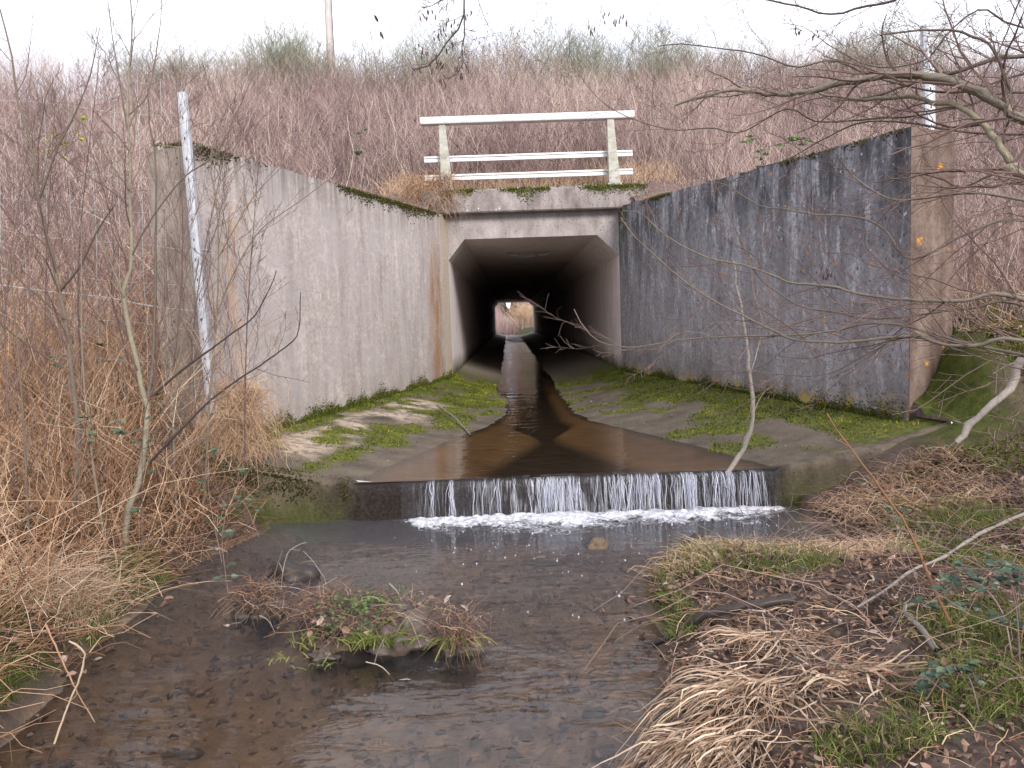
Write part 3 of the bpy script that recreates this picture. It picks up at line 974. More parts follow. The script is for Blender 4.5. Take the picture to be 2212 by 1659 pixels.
ys, offs = [Y_H, 16.85, 16.851, 16.91, 16.911], [0, 0, 0.09, 0.09, 0.012]
y = 16.911
while y + 3 < Y_F - 1:
    y += 3.0
    ys += [y, y + 0.001, y + 0.03, y + 0.031]
    offs += [0.012, 0.05, 0.05, 0.012]
ys.append(Y_F)
offs.append(0.012)
Vt = np.concatenate([ring(a, b) for a, b in zip(ys, offs)])
Ft = []
for i in range(len(ys) - 1):
    for j in range(5):
        Ft.append((i * 6 + j, i * 6 + j + 1, (i + 1) * 6 + j + 1, (i + 1) * 6 + j))
mk('tunnel_lining', [(Vt, [np.array(Ft)], 0.5)], MAT['lining'], culv)
# portal face round the opening, lintel included
zl = 3.34
out_ = [(OL - 0.25, 0.2), (OL - 0.25, 2.54), (OL - 0.25, zl), (OR + 0.25, zl), (OR + 0.25, 2.53), (OR + 0.25, 0.2)]
Vp = [(a, Y_H - 0.002, b) for a, b in prof] + [(a, Y_H - 0.002, b) for a, b in out_]
Vp += [(OL - 0.25, Y_H + .5, zl), (OR + 0.25, Y_H + .5, zl)]
Fp = [(0, 6, 7, 1), (1, 7, 8, 2), (2, 8, 9, 3), (3, 9, 10, 4), (4, 10, 11, 5), (8, 12, 13, 9)]
mk('portal_face', [(np.array(Vp), [np.array(Fp)], 0.5)], MAT['portal'], culv)
# far portal face
Vp2 = [(a, Y_F + 0.002, b) for a, b in prof] + [(a * 1.0 + (a - .47) * .8, Y_F + 0.002, b + (b - 1) * .6) for a, b in out_]
mk('far_portal_face', [(np.array(Vp2), [np.array(Fp[:5])], 0.5)], MAT['portal'], culv)
# parapet beam, a real bevelled block standing proud of the face
bv = []
nbx = 40
bx0, bx1 = -1.40, 2.42
by0, by1 = 13.47, 14.15
bz0, bz1 = 3.305, 3.70
Vb, Fb = [], []
for i in range(nbx + 1):
    x = bx0 + (bx1 - bx0) * i / nbx
    jz = 0.012 * math.sin(i * 2.3) + 0.010 * random.uniform(-1, 1)
    Vb += [(x, by0, bz0 + 0.02), (x, by0, bz1 - 0.03 + jz), (x, by0 + 0.04, bz1 + jz), (x, by1, bz1 + jz), (x, by1, bz0), (x, by0 + 0.02, bz0)]
for i in range(nbx):
    for j in range(6):
        Fb.append((i * 6 + j, i * 6 + (j + 1) % 6, i * 6 + 6 + (j + 1) % 6, i * 6 + 6 + j)[::-1])
Fb6 = [np.array(Fb), np.array([[0, 1, 2, 3, 4, 5]]), np.array([[nbx * 6 + k for k in range(6)][::-1]])]
mk('parapet_beam', [(np.array(Vb), Fb6, 0.5)], MAT['beam'], culv)
# torn pale sealing strip hanging from the first joint
sx = np.linspace(0.02, 0.95, 22)
zs = 2.885 - 0.05 * np.sin(np.linspace(0, math.pi, 22)) + 0.012 * rs.uniform(-1, 1, 22)
zs2 = zs - 0.028 - 0.05 * np.exp(-((sx - 0.62) / 0.06) ** 2) * -1.0 - 0.02 * np.sin(np.linspace(0, math.pi, 22))
Vs_ = np.concatenate([np.column_stack([sx, np.full(22, 16.70), zs + .02]), np.column_stack([sx, np.full(22, 16.60), zs2]),
                      np.column_stack([sx, np.full(22, 16.71), zs2 - .012])])
k = np.arange(21)
Fs_ = np.concatenate([np.stack([k, k + 1, k + 23, k + 22], -1), np.stack([k + 22, k + 23, k + 45, k + 44], -1)])
mk('joint_strip', [(Vs_, [Fs_], 0.5)], painted('pale sealing strip', (0.55, 0.56, 0.58), (0.8, 0.8, 0.82)), culv)

# ================================================================== railing
rail = thing('railing', 'white three bar guard railing standing on the mossy beam over the tunnel', 'railing', (0.43, 13.75, 3.7))


def tapered_post(x):
    zb, ztp = 3.735, 4.80
    # left edge upright, right edge and front flaring to the foot
    b = [(x - 0.075, 13.52), (x + 0.115, 13.52), (x + 0.115, 13.70), (x - 0.075, 13.70)]
    t = [(x - 0.085, 13.56), (x + 0.030, 13.56), (x + 0.030, 13.66), (x - 0.085, 13.66)]
    V = [(a, c, zb) for a, c in b] + [(a, c, ztp) for a, c in t]
    Fq_ = [(0, 1, 5, 4), (1, 2, 6, 5), (2, 3, 7, 6), (3, 0, 4, 7), (4, 5, 6, 7), (3, 2, 1, 0)]
    p = bevel(mk('post', [(np.array(V, float), [np.array(Fq_)], .5)], MAT['post'], rail), 0.008)
    q = bevel(mk('base_plate', [box(x - 0.10, x + 0.14, 13.50, 13.76, 3.69, 3.733)], MAT['post'], rail), 0.004)
    q.parent = p
    return p


tapered_post(-0.985)
tapered_post(1.855)


def rail_bar(name, x0, x1, pr):
    pr = np.array(pr)
    n = len(pr)
    V = np.concatenate([np.column_stack([np.full(n, x), pr[:, 0], pr[:, 1]]) for x in (x0, x1)])
    k = np.arange(n)
    Fq_ = np.stack([k, (k + 1) % n, (k + 1) % n + n, k + n], -1)
    return mk(name, [(V, [Fq_, np.array([np.arange(n)[::-1]]), np.array([np.arange(n) + n])], .5)], MAT['rail'], rail)


for px_b in (-1.0, 1.855):
    for zb in (4.255, 3.945, 3.83):
        for dx in ((-.02, .035) if zb > 3.9 else (-.045, .06)):
            mk('bolt', [tubes(np.array([[(px_b + dx, 13.54 - (4.8 - zb) * .036, zb), (px_b + dx, 13.525 - (4.8 - zb) * .036, zb)]]), .011, 6, .3)], MAT['galv'], rail)
bevel(rail_bar('top_rail', -1.37, 2.23, [(13.53, 4.805), (13.52, 4.825), (13.51, 4.905), (13.55, 4.925), (13.66, 4.925), (13.68, 4.80)]), 0.006)
for zc in (4.255, 3.945):
    y0 = 13.715
    rail_bar('mid_rail', -1.35, 2.215, [(y0, zc - 0.045), (y0, zc + 0.008), (y0 + 0.022, zc + 0.012), (y0 + 0.022, zc + 0.020), (y0 - 0.006, zc + 0.024),
                                        (y0, zc + 0.052), (y0 + 0.05, zc + 0.052), (y0 + 0.05, zc - 0.045)])

# ================================================================== weir and water
def z_sill(x):
    return z_apron(x, np.full_like(x, Y_W + 0.14))


wx = np.linspace(WL(Y_W) - 0.05, WR(Y_W) + 0.05, 170)
wz = np.where((wx > -1.2) & (wx < 2.0), np.maximum(z_sill(wx), 0.262), z_sill(wx))
wz = np.where((wx > -1.2) & (wx < 2.0), 0.262 + 0.004 * vnoise(wx, wx, 6), wz)
jy = 0.008 * fbm(wx, wx * 0, 4, 3)
rowsW = [(Y_W + 0.30, wz - 0.05), (Y_W + 0.15, wz + 0.004), (Y_W + 0.045 + jy, wz + 0.002), (Y_W + 0.012 + jy, wz - 0.014), (Y_W + jy, wz - 0.045)]
for q in np.linspace(0.12, 1, 7):
    rowsW.append((Y_W + jy + 0.006 * fbm(wx, wx * 0 + q * 9, 7, 3) + 0.012, (wz - 0.045) * (1 - q) - 0.35 * q))
VW = np.concatenate([np.column_stack([wx, np.broadcast_to(a, wx.shape), b]) for a, b in rowsW])
nW = len(wx)
FW = []
for r in range(len(rowsW) - 1):
    k = r * nW + np.arange(nW - 1)
    FW.append(np.stack([k, k + nW, k + nW + 1, k + 1], -1))
FW = np.concatenate(FW)
fxm = VW[FW][:, :, 0].mean(1)
weir = thing('weir', 'low wet dark concrete weir across the stream below the tunnel apron', 'weir', (0.4, Y_W, -0.3))
mid_ = (fxm > -1.35) & (fxm < 2.12)
mk('spill_face', [(VW, [FW[mid_]], .5)], MAT['weir'], weir, smooth=True)
mk('sill_shoulder', [(VW, [FW[fxm <= -1.35]], .5)], MAT['weir'], weir, smooth=True)
mk('sill_shoulder', [(VW, [FW[fxm >= 2.12]], .5)], MAT['weir'], weir, smooth=True)

# upper stream sheet (goes through the tunnel), with a rounded lip over the weir
uy = np.concatenate([np.arange(Y_W + 0.05, Y_H, .07), np.arange(Y_H, Y_F + 12, .09)])
us = np.linspace(0, 1, 50)
UY = np.repeat(uy[:, None], 50, 1)
xl, xr = edges(UY)
UX = (xl - 0.25) + (xr - xl + 0.5) * us[None]
UZ = 0.28 + (0.0012 * sm((UY - 7) / 4) + 0.0028 * sm((UY - 14) / 12)) * fbm(UX * .8, UY, 2.6, 2) + .004 * np.sin(UY * 11 + 1.5 * UX) * np.exp(-((UY - 12.6) / .45) ** 2)
ii = np.arange(UX.size).reshape(UX.shape)
Fu = np.stack([ii[:-1, :-1], ii[:-1, 1:], ii[1:, 1:], ii[1:, :-1]], -1).reshape(-1, 4)
su = mk('stream_water', [(np.stack([UX, UY, UZ], -1).reshape(-1, 3), [Fu], .5)], MAT['stream'], org=(0.4, 9, 0.28), smooth=True)
tag(su, kind='structure')

# pool sheet with real small waves
px_ = np.arange(-3.2, 3.4, 0.05)
py_ = np.concatenate([np.arange(-9, 1.6, 0.4), np.arange(1.6, Y_W + 0.011, 0.05)])
PX, PY = np.meshgrid(px_, py_)
PZ = 0.0022 * fbm(PX, PY * 1.4, 2.2, 3) * sm((PY - 1.5) / 1) + 0.007 * np.exp(-(Y_W - PY) / .35) * fbm(PX, PY, 9, 2)
# standing ripples where the current squeezes past the sedge bank
dc = np.hypot(PX - 0.55, PY - 3.1)
PZ = PZ + 0.0022 * np.sin(dc * 58 + 2.5 * fbm(PX, PY, 1.5, 2)) * np.exp(-((dc - 0.5) / 0.3) ** 2) * sm((3.2 - PY) / .4) * (0.5 + fbm(PX, PY, 2, 2))
ii = np.arange(PX.size).reshape(PX.shape)
Fp_ = np.stack([ii[:-1, :-1], ii[:-1, 1:], ii[1:, 1:], ii[1:, :-1]], -1).reshape(-1, 4)
pool = mk('pool_water', [(np.stack([PX, PY, PZ], -1).reshape(-1, 3), [Fp_], .5)], MAT['pool'], org=(0, 3, 0), smooth=True)
tag(pool, kind='structure')


def fall_mat():
    m = M('falling water', 0.12, 0.6)
    nt_ = m.nt
    t = m.attr('tint')
    m.col((0.80, 0.82, 0.88))
    tr = m.n('ShaderNodeBsdfTransparent')
    tr.inputs['Color'].default_value = (0.9, 0.9, 0.93, 1)
    ms = m.n('ShaderNodeMixShader')
    m.l(t, ms.inputs[0])
    m.l(tr.outputs[0], ms.inputs[1])
    m.l(m.b.outputs[0], ms.inputs[2])
    m.l(ms.outputs[0], nt_.nodes['Material Output'].inputs['Surface'])
    return m.m


def curtain_mat():
    m = M('water curtain', 0.10, 0.6)
    nt_ = m.nt
    p = m.pos()
    st = m.noise(m.scale(p, (75, 9, 4.0)), 1.0, 5, 0.65, 0.5)
    br = m.noise(m.scale(p, (14, 3, 5)), 1.0, 4, 0.6)
    f = m.math('MULTIPLY', m.ramp(st, (0.46, 0.0), (0.66, 1.0)), m.ramp(br, (0.38, 0.10), (0.60, 1.0)))
    f = m.math('ADD', m.math('MULTIPLY', f, m.attr('tint')), 0.015)
    m.col((0.80, 0.82, 0.88))
    m.bump(st, 0.8, 0.01)
    tr = m.n('ShaderNodeBsdfTransparent')
    tr.inputs['Color'].default_value = (0.92, 0.92, 0.95, 1)
    ms = m.n('ShaderNodeMixShader')
    m.l(f, ms.inputs[0])
    m.l(tr.outputs[0], ms.inputs[1])
    m.l(m.b.outputs[0], ms.inputs[2])
    m.l(ms.outputs[0], nt_.nodes['Material Output'].inputs['Surface'])
    return m.m


def foam_mat():
    m = M('foam', 0.5, 0.4)
    p = m.pos()
    c = m.ramp(m.noise(p, 26, 5, .75), (0.3, (0.34, 0.35, 0.39)), (0.6, (0.74, 0.74, 0.77)))
    m.col(c)
    n2 = m.noise(p, 38, 6, .75)
    m.bump(m.noise(p, 70, 4, .7), 0.7, 0.01)
    a = m.math('ADD', m.math('MULTIPLY', m.attr('tint'), 1.2), m.math('MULTIPLY', m.math('ADD', m.math('SUBTRACT', n2, 0.5), m.math('MULTIPLY', m.math('SUBTRACT', m.noise(p, 7, 4, .6), 0.52), 0.8)), 2.6))
    f = m.ramp(m.math('SUBTRACT', a, 0.30), (0.0, 0.0), (0.8, 0.95))
    tr = m.n('ShaderNodeBsdfTransparent')
    ms = m.n('ShaderNodeMixShader')
    m.l(f, ms.inputs[0])
    m.l(tr.outputs[0], ms.inputs[1])
    m.l(m.b.outputs[0], ms.inputs[2])
    m.l(ms.outputs[0], m.nt.nodes['Material Output'].inputs['Surface'])
    return m.m


MAT['fall'] = fall_mat()
MAT['foam'] = foam_mat()
MAT['curtain'] = curtain_mat()


def dens(x):
    """how much water goes over the lip at x"""
    a = np.exp(-((x - 0.36) / 0.2) ** 2) + 0.8 * np.exp(-((x - 0.75) / 0.09) ** 2) + 0.8 * np.exp(-((x - 1.0) / 0.1) ** 2)
    a += 0.7 * np.exp(-((x - 1.3) / 0.09) ** 2) + 0.9 * np.exp(-((x - 1.58) / 0.14) ** 2) + 0.35 * np.exp(-((x - 1.84) / 0.05) ** 2)
    for c in (-0.63, -0.47, -0.28, -0.22, -0.12, 0.0):
        a = a + 0.5 * np.exp(-((x - c) / 0.018) ** 2)
    return np.clip(a, 0, 1)


cc = rs.uniform(0.08, 1.98, 400)
cc = cc[rs.uniform(0, 1, 400) < dens(cc)][:72]
cc = np.concatenate([cc, [-0.63, -0.62, -0.47, -0.28, -0.22, -0.12, 0.0, -0.46]])
cn = rs.randint(3, 11, len(cc))
cand = np.repeat(cc, cn) + rs.normal(size=cn.sum()) * np.repeat(rs.uniform(.006, .022, len(cc)), cn)
cout = np.repeat(rs.uniform(.02, .075, len(cc)), cn)
Nf, Kf = len(cand), 9
tt = np.linspace(0, 1, Kf)
start = rs.uniform(0, 0.35, Nf) * (rs.uniform(0, 1, Nf) < 0.6)
stop = np.where(rs.uniform(0, 1, Nf) < 0.45, rs.uniform(0.45, 0.9, Nf), 1.0)
tq = start[:, None] + (stop - start)[:, None] * tt
outw = (cout * rs.uniform(.7, 1.3, Nf))[:, None]
fy = Y_W + 0.03 - 0.045 * np.minimum(tq * 6, 1) - outw * np.sqrt(np.maximum(tq - .02, 0))
fz = 0.282 - 0.30 * np.maximum(tq - 0.06, 0) ** 1.25 / 0.94 ** 1.25
fx_ = cand[:, None] + 0.010 * np.cumsum(rs.normal(size=(Nf, Kf)), 1) * 0.4 + (rs.normal(size=(Nf, 1)) * 0.02) * tq
fr_ = (rs.uniform(0.0008, 0.0024, Nf) * np.where(rs.uniform(0, 1, Nf) < .12, 1.8, 1))[:, None] * (0.35 + 0.9 * np.sin(math.pi * np.clip(tt * .9 + .05, 0, 1)))[None]
Vf = tubes(np.stack([fx_, fy, fz], -1), fr_, 4, rs.uniform(0.10, 0.7, Nf) ** 1.4)
fall = thing('waterfall', 'thin white streaks of water spilling over the weir lip', 'waterfall', (0.6, Y_W - 0.05, 0))
mk('falling_strands', [Vf], MAT['fall'], fall, smooth=True)['kind'] = 'stuff'
# clear sheet hugging the lip
lx = np.linspace(-0.85, 2.0, 240)
dn = dens(lx)
lp = [(0.12, 0.281), (0.06, 0.280), (0.02, 0.274), (-0.006, 0.262), (-0.020, 0.235), (-0.028, 0.19), (-0.04, 0.10), (-0.05, -0.01)]
VL, TL = [], []
for a, z in lp:
    VL.append(np.column_stack([lx, Y_W + a - 0.012 * dn * (a < 0) + 0.004 * fbm(lx, lx * 0 + z * 5, 14, 2), np.full(240, z) + 0.003 * fbm(lx, lx * 0, 10, 2)]))
    TL.append(np.clip((np.where(lx < .08, .10, .34) + 0.6 * dn + 0.25 * fbm(lx, lx * 0 + 5, 6, 2)) * (0.22 if z > 0.27 else 1), 0.0, 1.0) * sm((lx + .85) / .15) * sm((1.98 - lx) / .1))
k = np.concatenate([r * 240 + np.arange(239) for r in range(len(lp) - 1)])
mk('water_sheet', [(np.concatenate(VL), [np.stack([k, k + 240, k + 241, k + 1], -1)], np.concatenate(TL))], MAT['curtain'], fall, smooth=True)

# foam
fx0 = np.arange(-1.0, 2.25, 0.011)
fy0 = np.arange(5.15, 5.86, 0.011)
FX, FY = np.meshgrid(fx0, fy0)
wid = 0.10 + 0.16 * sm((FX + 0.9) / 0.4) * (FX < 2.1) + 0.14 * np.exp(-((FX - 0.3) / 0.35) ** 2) + 0.05 * fbm(FX, FX * 0, 3, 3)
wid = wid * 1.35
wid = np.where(FX > 1.7, wid * np.clip((2.1 - FX) / .4, 0, 1), wid)
wid = np.where(FX < -0.7, wid * np.clip((FX + .95) / .25, 0, 1), wid)
q = (Y_W - 0.04 - FY) / np.maximum(wid, 0.01)
nf = fbm(FX, FY, 9, 4)
FZ = 0.040 * (1 - np.maximum(q, 0.15)) * (0.5 + 0.6 * np.clip(dens(FX) + .1, 0, 1)) + 0.022 * nf + 0.016 * fbm(FX, FY, 26, 3) - 0.010
FZ = FZ * sm((FX + 0.93) / 0.25) * sm((2.12 - FX) / 0.25) * (FY < Y_W - .03)
FZ = np.minimum(FZ, 0.05)
FT = np.clip(1.15 * (1 - q) + .30 * nf + .15, 0, 1) * sm((FX + 0.93) / 0.25) * sm((2.12 - FX) / 0.25) * (FY < Y_W - .02)
FZ = np.clip(FZ * .6 + .012 * FT, .004, .035)
keep = FT > 0.02
ii = np.arange(FX.size).reshape(FX.shape)
Ff = np.stack([ii[:-1, :-1], ii[:-1, 1:], ii[1:, 1:], ii[1:, :-1]], -1).reshape(-1, 4)
Ff = Ff[keep.ravel()[Ff].any(1)]
fo = mk('foam', [(np.stack([FX, FY, FZ], -1).reshape(-1, 3), [Ff], FT.ravel())], MAT['foam'], org=(0.5, 5.6, 0), smooth=True)
tag(fo, 'white churned foam along the foot of the weir', 'foam', kind='stuff')
rx_f, ry_f = np.meshgrid(np.linspace(-.15, .9, 40), np.arange(40, 60, .12))  # pale foam laid inside the tunnel to stand for the bright glint on the water
ti_f = np.clip(.55 + .5 * fbm(rx_f, ry_f, 1.2, 3), 0, 1) * sm((ry_f - 40) / 6)
ii = np.arange(rx_f.size).reshape(rx_f.shape)
tag(mk('glint_foam', [(np.stack([rx_f, ry_f, .292 + .02 * ti_f + .012 * fbm(rx_f, ry_f, 4, 2)], -1).reshape(-1, 3), [np.stack([ii[:-1, :-1], ii[:-1, 1:], ii[1:, 1:], ii[1:, :-1]], -1).reshape(-1, 4)], ti_f.ravel())], MAT['foam'], smooth=True), 'white foam put in for the glint on broken water at the far end of the tunnel', 'foam', kind='stuff')
nb = 170
bx = rs.uniform(-0.9, 2.0, nb)
by = 5.62 - np.abs(rs.normal(size=nb)) * 0.85
kb = (pool_sd(bx, by) < -0.05) & (by > 2.6) & ((bx > -0.2 - rs.uniform(0, .7, nb)))
bx, by = bx[kb], by[kb]
br = rs.uniform(0.0018, 0.0055, len(bx)) * np.where(rs.uniform(0, 1, len(bx)) < .12, 1.5, .8)
th = np.linspace(0, 2 * math.pi, 7)[:-1]
bparts = []
for x, y, r in zip(bx, by, br):
    V = [(x, y, 0.004 + r * .9)] + [(x + r * math.cos(t) * .7, y + r * math.sin(t) * .7, 0.004 + r * .6) for t in th] + [(x + r * math.cos(t), y + r * math.sin(t), -0.002) for t in th]
    Ft1 = [(0, 1 + i, 1 + (i + 1) % 6) for i in range(6)]
    Fq1 = [(1 + i, 7 + i, 7 + (i + 1) % 6, 1 + (i + 1) % 6) for i in range(6)]
    bparts.append((np.array(V), [np.array(Ft1), np.array(Fq1)], rs.uniform(0.3, 0.75)))
tag(mk('bubbles', bparts, MAT['fall'], smooth=True, org=(0.5, 4.5, 0)), 'small white bubbles drifting on the pool', 'bubbles', kind='stuff')


# ================================================================== moss on the concrete
def tuft_spikes(P, Nn, h, r, tint):
    """small 3-sided spikes"""
    N = len(P)
    d = unit(Nn + rs.normal(size=(N, 3)) * 0.55)
    t = np.stack([P - d * h[:, None] * .3, P + d * h[:, None] * .5 + rs.normal(size=(N, 3)) * (h * .12)[:, None], P + d * h[:, None]], 1)
    R = np.stack([r, r * .8, r * .1], 1)
    return tubes(t, R, 3, tint)


pm = []
# apron moss
N = 60000
yy = rs.uniform(Y_W + 0.3, 14.5, N)
uu = rs.uniform(0, 1, N)
wl, wr = np.where(yy < Y_H, WL(yy), OL), np.where(yy < Y_H, WR(yy), OR)
xx = wl + (wr - wl) * uu
iy = np.clip(np.searchsorted(ay_, yy), 0, len(ay_) - 1)
ix = np.array([np.searchsorted(AX[a_], b_) for a_, b_ in zip(iy, xx)]).clip(0, 89)
kp = rs.uniform(0, 1, N) < mossA[iy, ix] * 1.0 * np.clip(8.0 / yy, .4, 1) ** 1.0
xx, yy = xx[kp], yy[kp]
zz = z_apron(xx, yy)
n = len(xx)
nearw = np.minimum(xx - WL(yy), WR(yy) - xx)
hh = rs.uniform(0.008, 0.026, n) * np.clip(1 + .6 * fbm(xx, yy, 5, 2), .4, 2) + 0.018 * np.exp(-np.maximum(nearw, 0) / 0.07) * rs.uniform(0.3, 1, n)
pm.append(tuft_spikes(np.stack([xx, yy, zz], -1), np.array([[0, 0, 1.0]]), hh, rs.uniform(0.003, 0.007, n), np.clip(rs.normal(.5, .2, n) + .3 * fbm(xx, yy, 4, 3), 0, 1)))
# fringe climbing the wall foot
for s, f in ((-1, WL), (1, WR)):
    n = 9000
    yy = rs.uniform(6.35, 13.6, n)
    xx = f(yy) - s * rs.uniform(0.0, 0.05, n)
    zz = 0.52 + np.abs(rs.normal(size=n)) * 0.045 * (1 + fbm(yy, yy * 0, 2.5, 3))
    pm.append(tuft_spikes(np.stack([xx, yy, zz], -1), np.array([[-s * .6, 0, 0.8]]), rs.uniform(.008, .024, n), rs.uniform(.002, .005, n), np.clip(rs.normal(.4, .22, n), 0, 1)))
tag(mk('apron_moss', pm, moss_m, org=(0.4, 9, .4)), 'bright green moss on the sloping concrete and along the wall feet', 'moss', kind='stuff')
n = 9000
xx = np.concatenate([rs.uniform(-2.35, -1.25, n // 2), rs.uniform(2.2, 3.1, n // 2)])
kk = fbm(xx, xx * 0 + 4, 3, 3)
kp = kk + rs.normal(size=n) * .2 > np.where(xx < 0, -.2, 9)
xx = xx[kp]
n = len(xx)
zt = z_apron(xx, np.full(n, Y_W + .14))
hg = rs.uniform(0, 1, n) < .7
zz = np.where(hg, zt - np.abs(rs.normal(size=n)) * .07 - .01, zt)
tag(mk('sill_moss', [tuft_spikes(np.stack([xx, np.where(hg, Y_W + .008, Y_W + rs.uniform(.02, .2, n)), zz], -1), np.stack([np.zeros(n), -.8 * hg, np.where(hg, 0, .9)], -1), rs.uniform(.008, .022, n), rs.uniform(.003, .006, n), np.clip(rs.normal(.35, .22, n), 0, 1))], dark_moss_m, org=(0, 5.8, .3)),
    'dark moss along the shoulders of the weir', 'moss', kind='stuff')
n = 1400
yy = rs.uniform(6.0, 11, n)
wl, wr = WL(yy), WR(yy)
xx = wl + (wr - wl) * rs.uniform(.02, .98, n)
zz = z_apron(xx, yy)
kp = zz > .29
xx, yy, zz = xx[kp], yy[kp], zz[kp]
n = len(xx)
Ld = rs.uniform(.008, .03, n)
tag(mk('apron_debris', [leaves(np.stack([xx, yy, zz + .006], -1), rs.normal(size=(n, 3)) * [1, 1, .15], rs.normal(size=(n, 3)) * .3 + [0, 0, 1], Ld, Ld * .5, rs.uniform(0, 1, n))], leaf_m, org=(.4, 8, .4)),
    'crumbs of leaf and twig scattered on the sloping concrete', 'debris', kind='stuff')
pm = []
# coping moss on the walls and beam
for s, f, z0, z1, n, dn_ in ((-1, WL, 3.30, 2.93, 9000, 1.0), (1, WR, 3.36, 2.88, 4500, 0.4)):
    yy = rs.uniform(6.3, 13.6, n)
    k = fbm(yy, yy * 0 + 2 * s, 1.3, 4) + rs.normal(size=n) * .2
    kp = k > (-0.1 if s < 0 else 0.35)
    yy, k = yy[kp], k[kp]
    n = len(yy)
    zt = z0 + (z1 - z0) * (Y_H - yy) / 7.4
    drop = np.abs(rs.normal(size=n)) * (0.02 + 0.06 * np.clip(k + .2, 0, 1)) * dn_
    hang = rs.uniform(0, 1, n) < .5
    xx = f(yy) + s * np.where(hang, -0.005, rs.uniform(0, .35, n))
    zz = np.where(hang, zt - drop, zt + 0.005)
    pm.append(tuft_spikes(np.stack([xx, yy, zz], -1), np.stack([-s * .7 * hang, np.zeros(n), np.where(hang, .1, .9)], -1), rs.uniform(.008, .028, n), rs.uniform(.003, .008, n), np.clip(rs.normal(.6, .28, n), 0, 1)))
tag(mk('coping_moss', pm, dark_moss_m, org=(0.4, 9, 3)), 'brown green moss cushions along the tops of the wing walls', 'moss', kind='stuff')
n = 9000
xx = rs.uniform(-1.0, 2.42, n)
k = fbm(xx, xx * 0, 1.5, 4) + rs.normal(size=n) * .15
kp = k > -0.25
xx, k = xx[kp], k[kp]
n = len(xx)
hang = rs.uniform(0, 1, n) < .55
zz = np.where(hang, 3.69 - np.abs(rs.normal(size=n)) * (.03 + .14 * np.clip(k, 0, 1)), 3.705)
yy = np.where(hang, by0 - .004, rs.uniform(by0, 13.9, n))
pm = [tuft_spikes(np.stack([xx, yy, zz], -1), np.stack([np.zeros(n), -.8 * hang, np.where(hang, .1, .9)], -1), rs.uniform(.008, .026, n), rs.uniform(.003, .008, n), np.clip(rs.normal(.5, .28, n), 0, 1))]
tag(mk('beam_moss', pm, moss_m, org=(0.4, 13.5, 3.6)), 'moss clumps draped over the edge of the beam above the tunnel', 'moss', kind='stuff')


# ================================================================== scrub on the embankment
def stems(B, H, lean, r, K=5, tint=0.5, az=None, wob=0.05, droop=0.0):
    N = len(B)
    az = rs.uniform(0, 6.283, N) if az is None else az
    t = np.linspace(0, 1, K)[None, :, None]
    d = np.stack([np.cos(az), np.sin(az), np.zeros(N)], -1)[:, None]
    H3 = np.broadcast_to(H, (N,))[:, None, None]
    l3 = np.broadcast_to(lean, (N,))[:, None, None]
    P = B[:, None] + np.array([0, 0, 1.0]) * H3 * (t - np.broadcast_to(droop, (N,))[:, None, None] * t ** 2.2) + d * H3 * l3 * t ** 1.4
    P = P + np.cumsum(rs.normal(size=(N, K, 3)) * np.array([1, 1, .3]), 1) * H3 * wob * (t > 0)
    R = np.broadcast_to(r, (N,))[:, None] * np.linspace(1, 0.35, K)[None]
    return P, R


def twigs_on(P, H, per, r, lf=(0.15, 0.4), K=4):
    N, Kp, _ = P.shape
    i = np.repeat(np.arange(N), per)
    n = len(i)
    t = rs.uniform(0.3, 0.98, n) * (Kp - 1)
    a = np.floor(t).astype(int).clip(0, Kp - 2)
    f = (t - a)[:, None]
    b = P[i, a] * (1 - f) + P[i, a + 1] * f
    az = rs.uniform(0, 6.283, n)
    d = unit(np.stack([np.cos(az) * .65, np.sin(az) * .65, rs.uniform(.3, 1.1, n)], -1))
    L = np.broadcast_to(H, (N,))[i] * rs.uniform(lf[0], lf[1], n)
    tt = np.linspace(0, 1, K)[None, :, None]
    Q = b[:, None] + d[:, None] * L[:, None, None] * tt + np.cumsum(rs.normal(size=(n, K, 3)), 1) * L[:, None, None] * .05 * (tt > 0)
    R = np.broadcast_to(r, (n,))[:, None] * np.linspace(1, .4, K)[None]
    return Q, R, i


def scrub(n, yr, sel, Hf, r, tintf, name, label, per=3, lean=.22, mat=None, twr=.6, org=(0, 15, 4), K=5, wob=.05, xr=None, droop=0.0):
    yy = rs.uniform(*yr, n)
    hw = 0.70 * yy + 1.2
    xx = rs.uniform(-1, 1, n) * hw if xr is None else rs.uniform(*xr, n)
    k = sel(xx, yy)
    xx, yy = xx[k], yy[k]
    zz = zg(xx, yy) - 0.03
    H = Hf(xx, yy)
    n = len(xx)
    T = np.clip(tintf(xx, yy, n), 0, 1)
    P, R = stems(np.stack([xx, yy, zz], -1), H, np.abs(rs.normal(size=n)) * lean, rs.uniform(r[0], r[1], n), K, wob=wob, droop=droop)
    parts = [tubes(P, R, 3, T)]
    if per:
        Q, RQ, i = twigs_on(P, H, per, r[0] * twr)
        parts.append(tubes(Q, RQ, 3, np.clip(T[i] + rs.normal(size=len(i)) * .12, 0, 1)))
    o = mk(name, parts, mat or scrub_m, org=org)
    return tag(o, label, 'scrub', kind='stuff')


def outside(x, y):
    th = 0.46
    return ~((y > 5.5) & (y < Y_H + 0.5) & (x > WL(y) - th) & (x < WR(y) + th))


patch = lambda x, y: fbm(x, y, 0.35, 3)
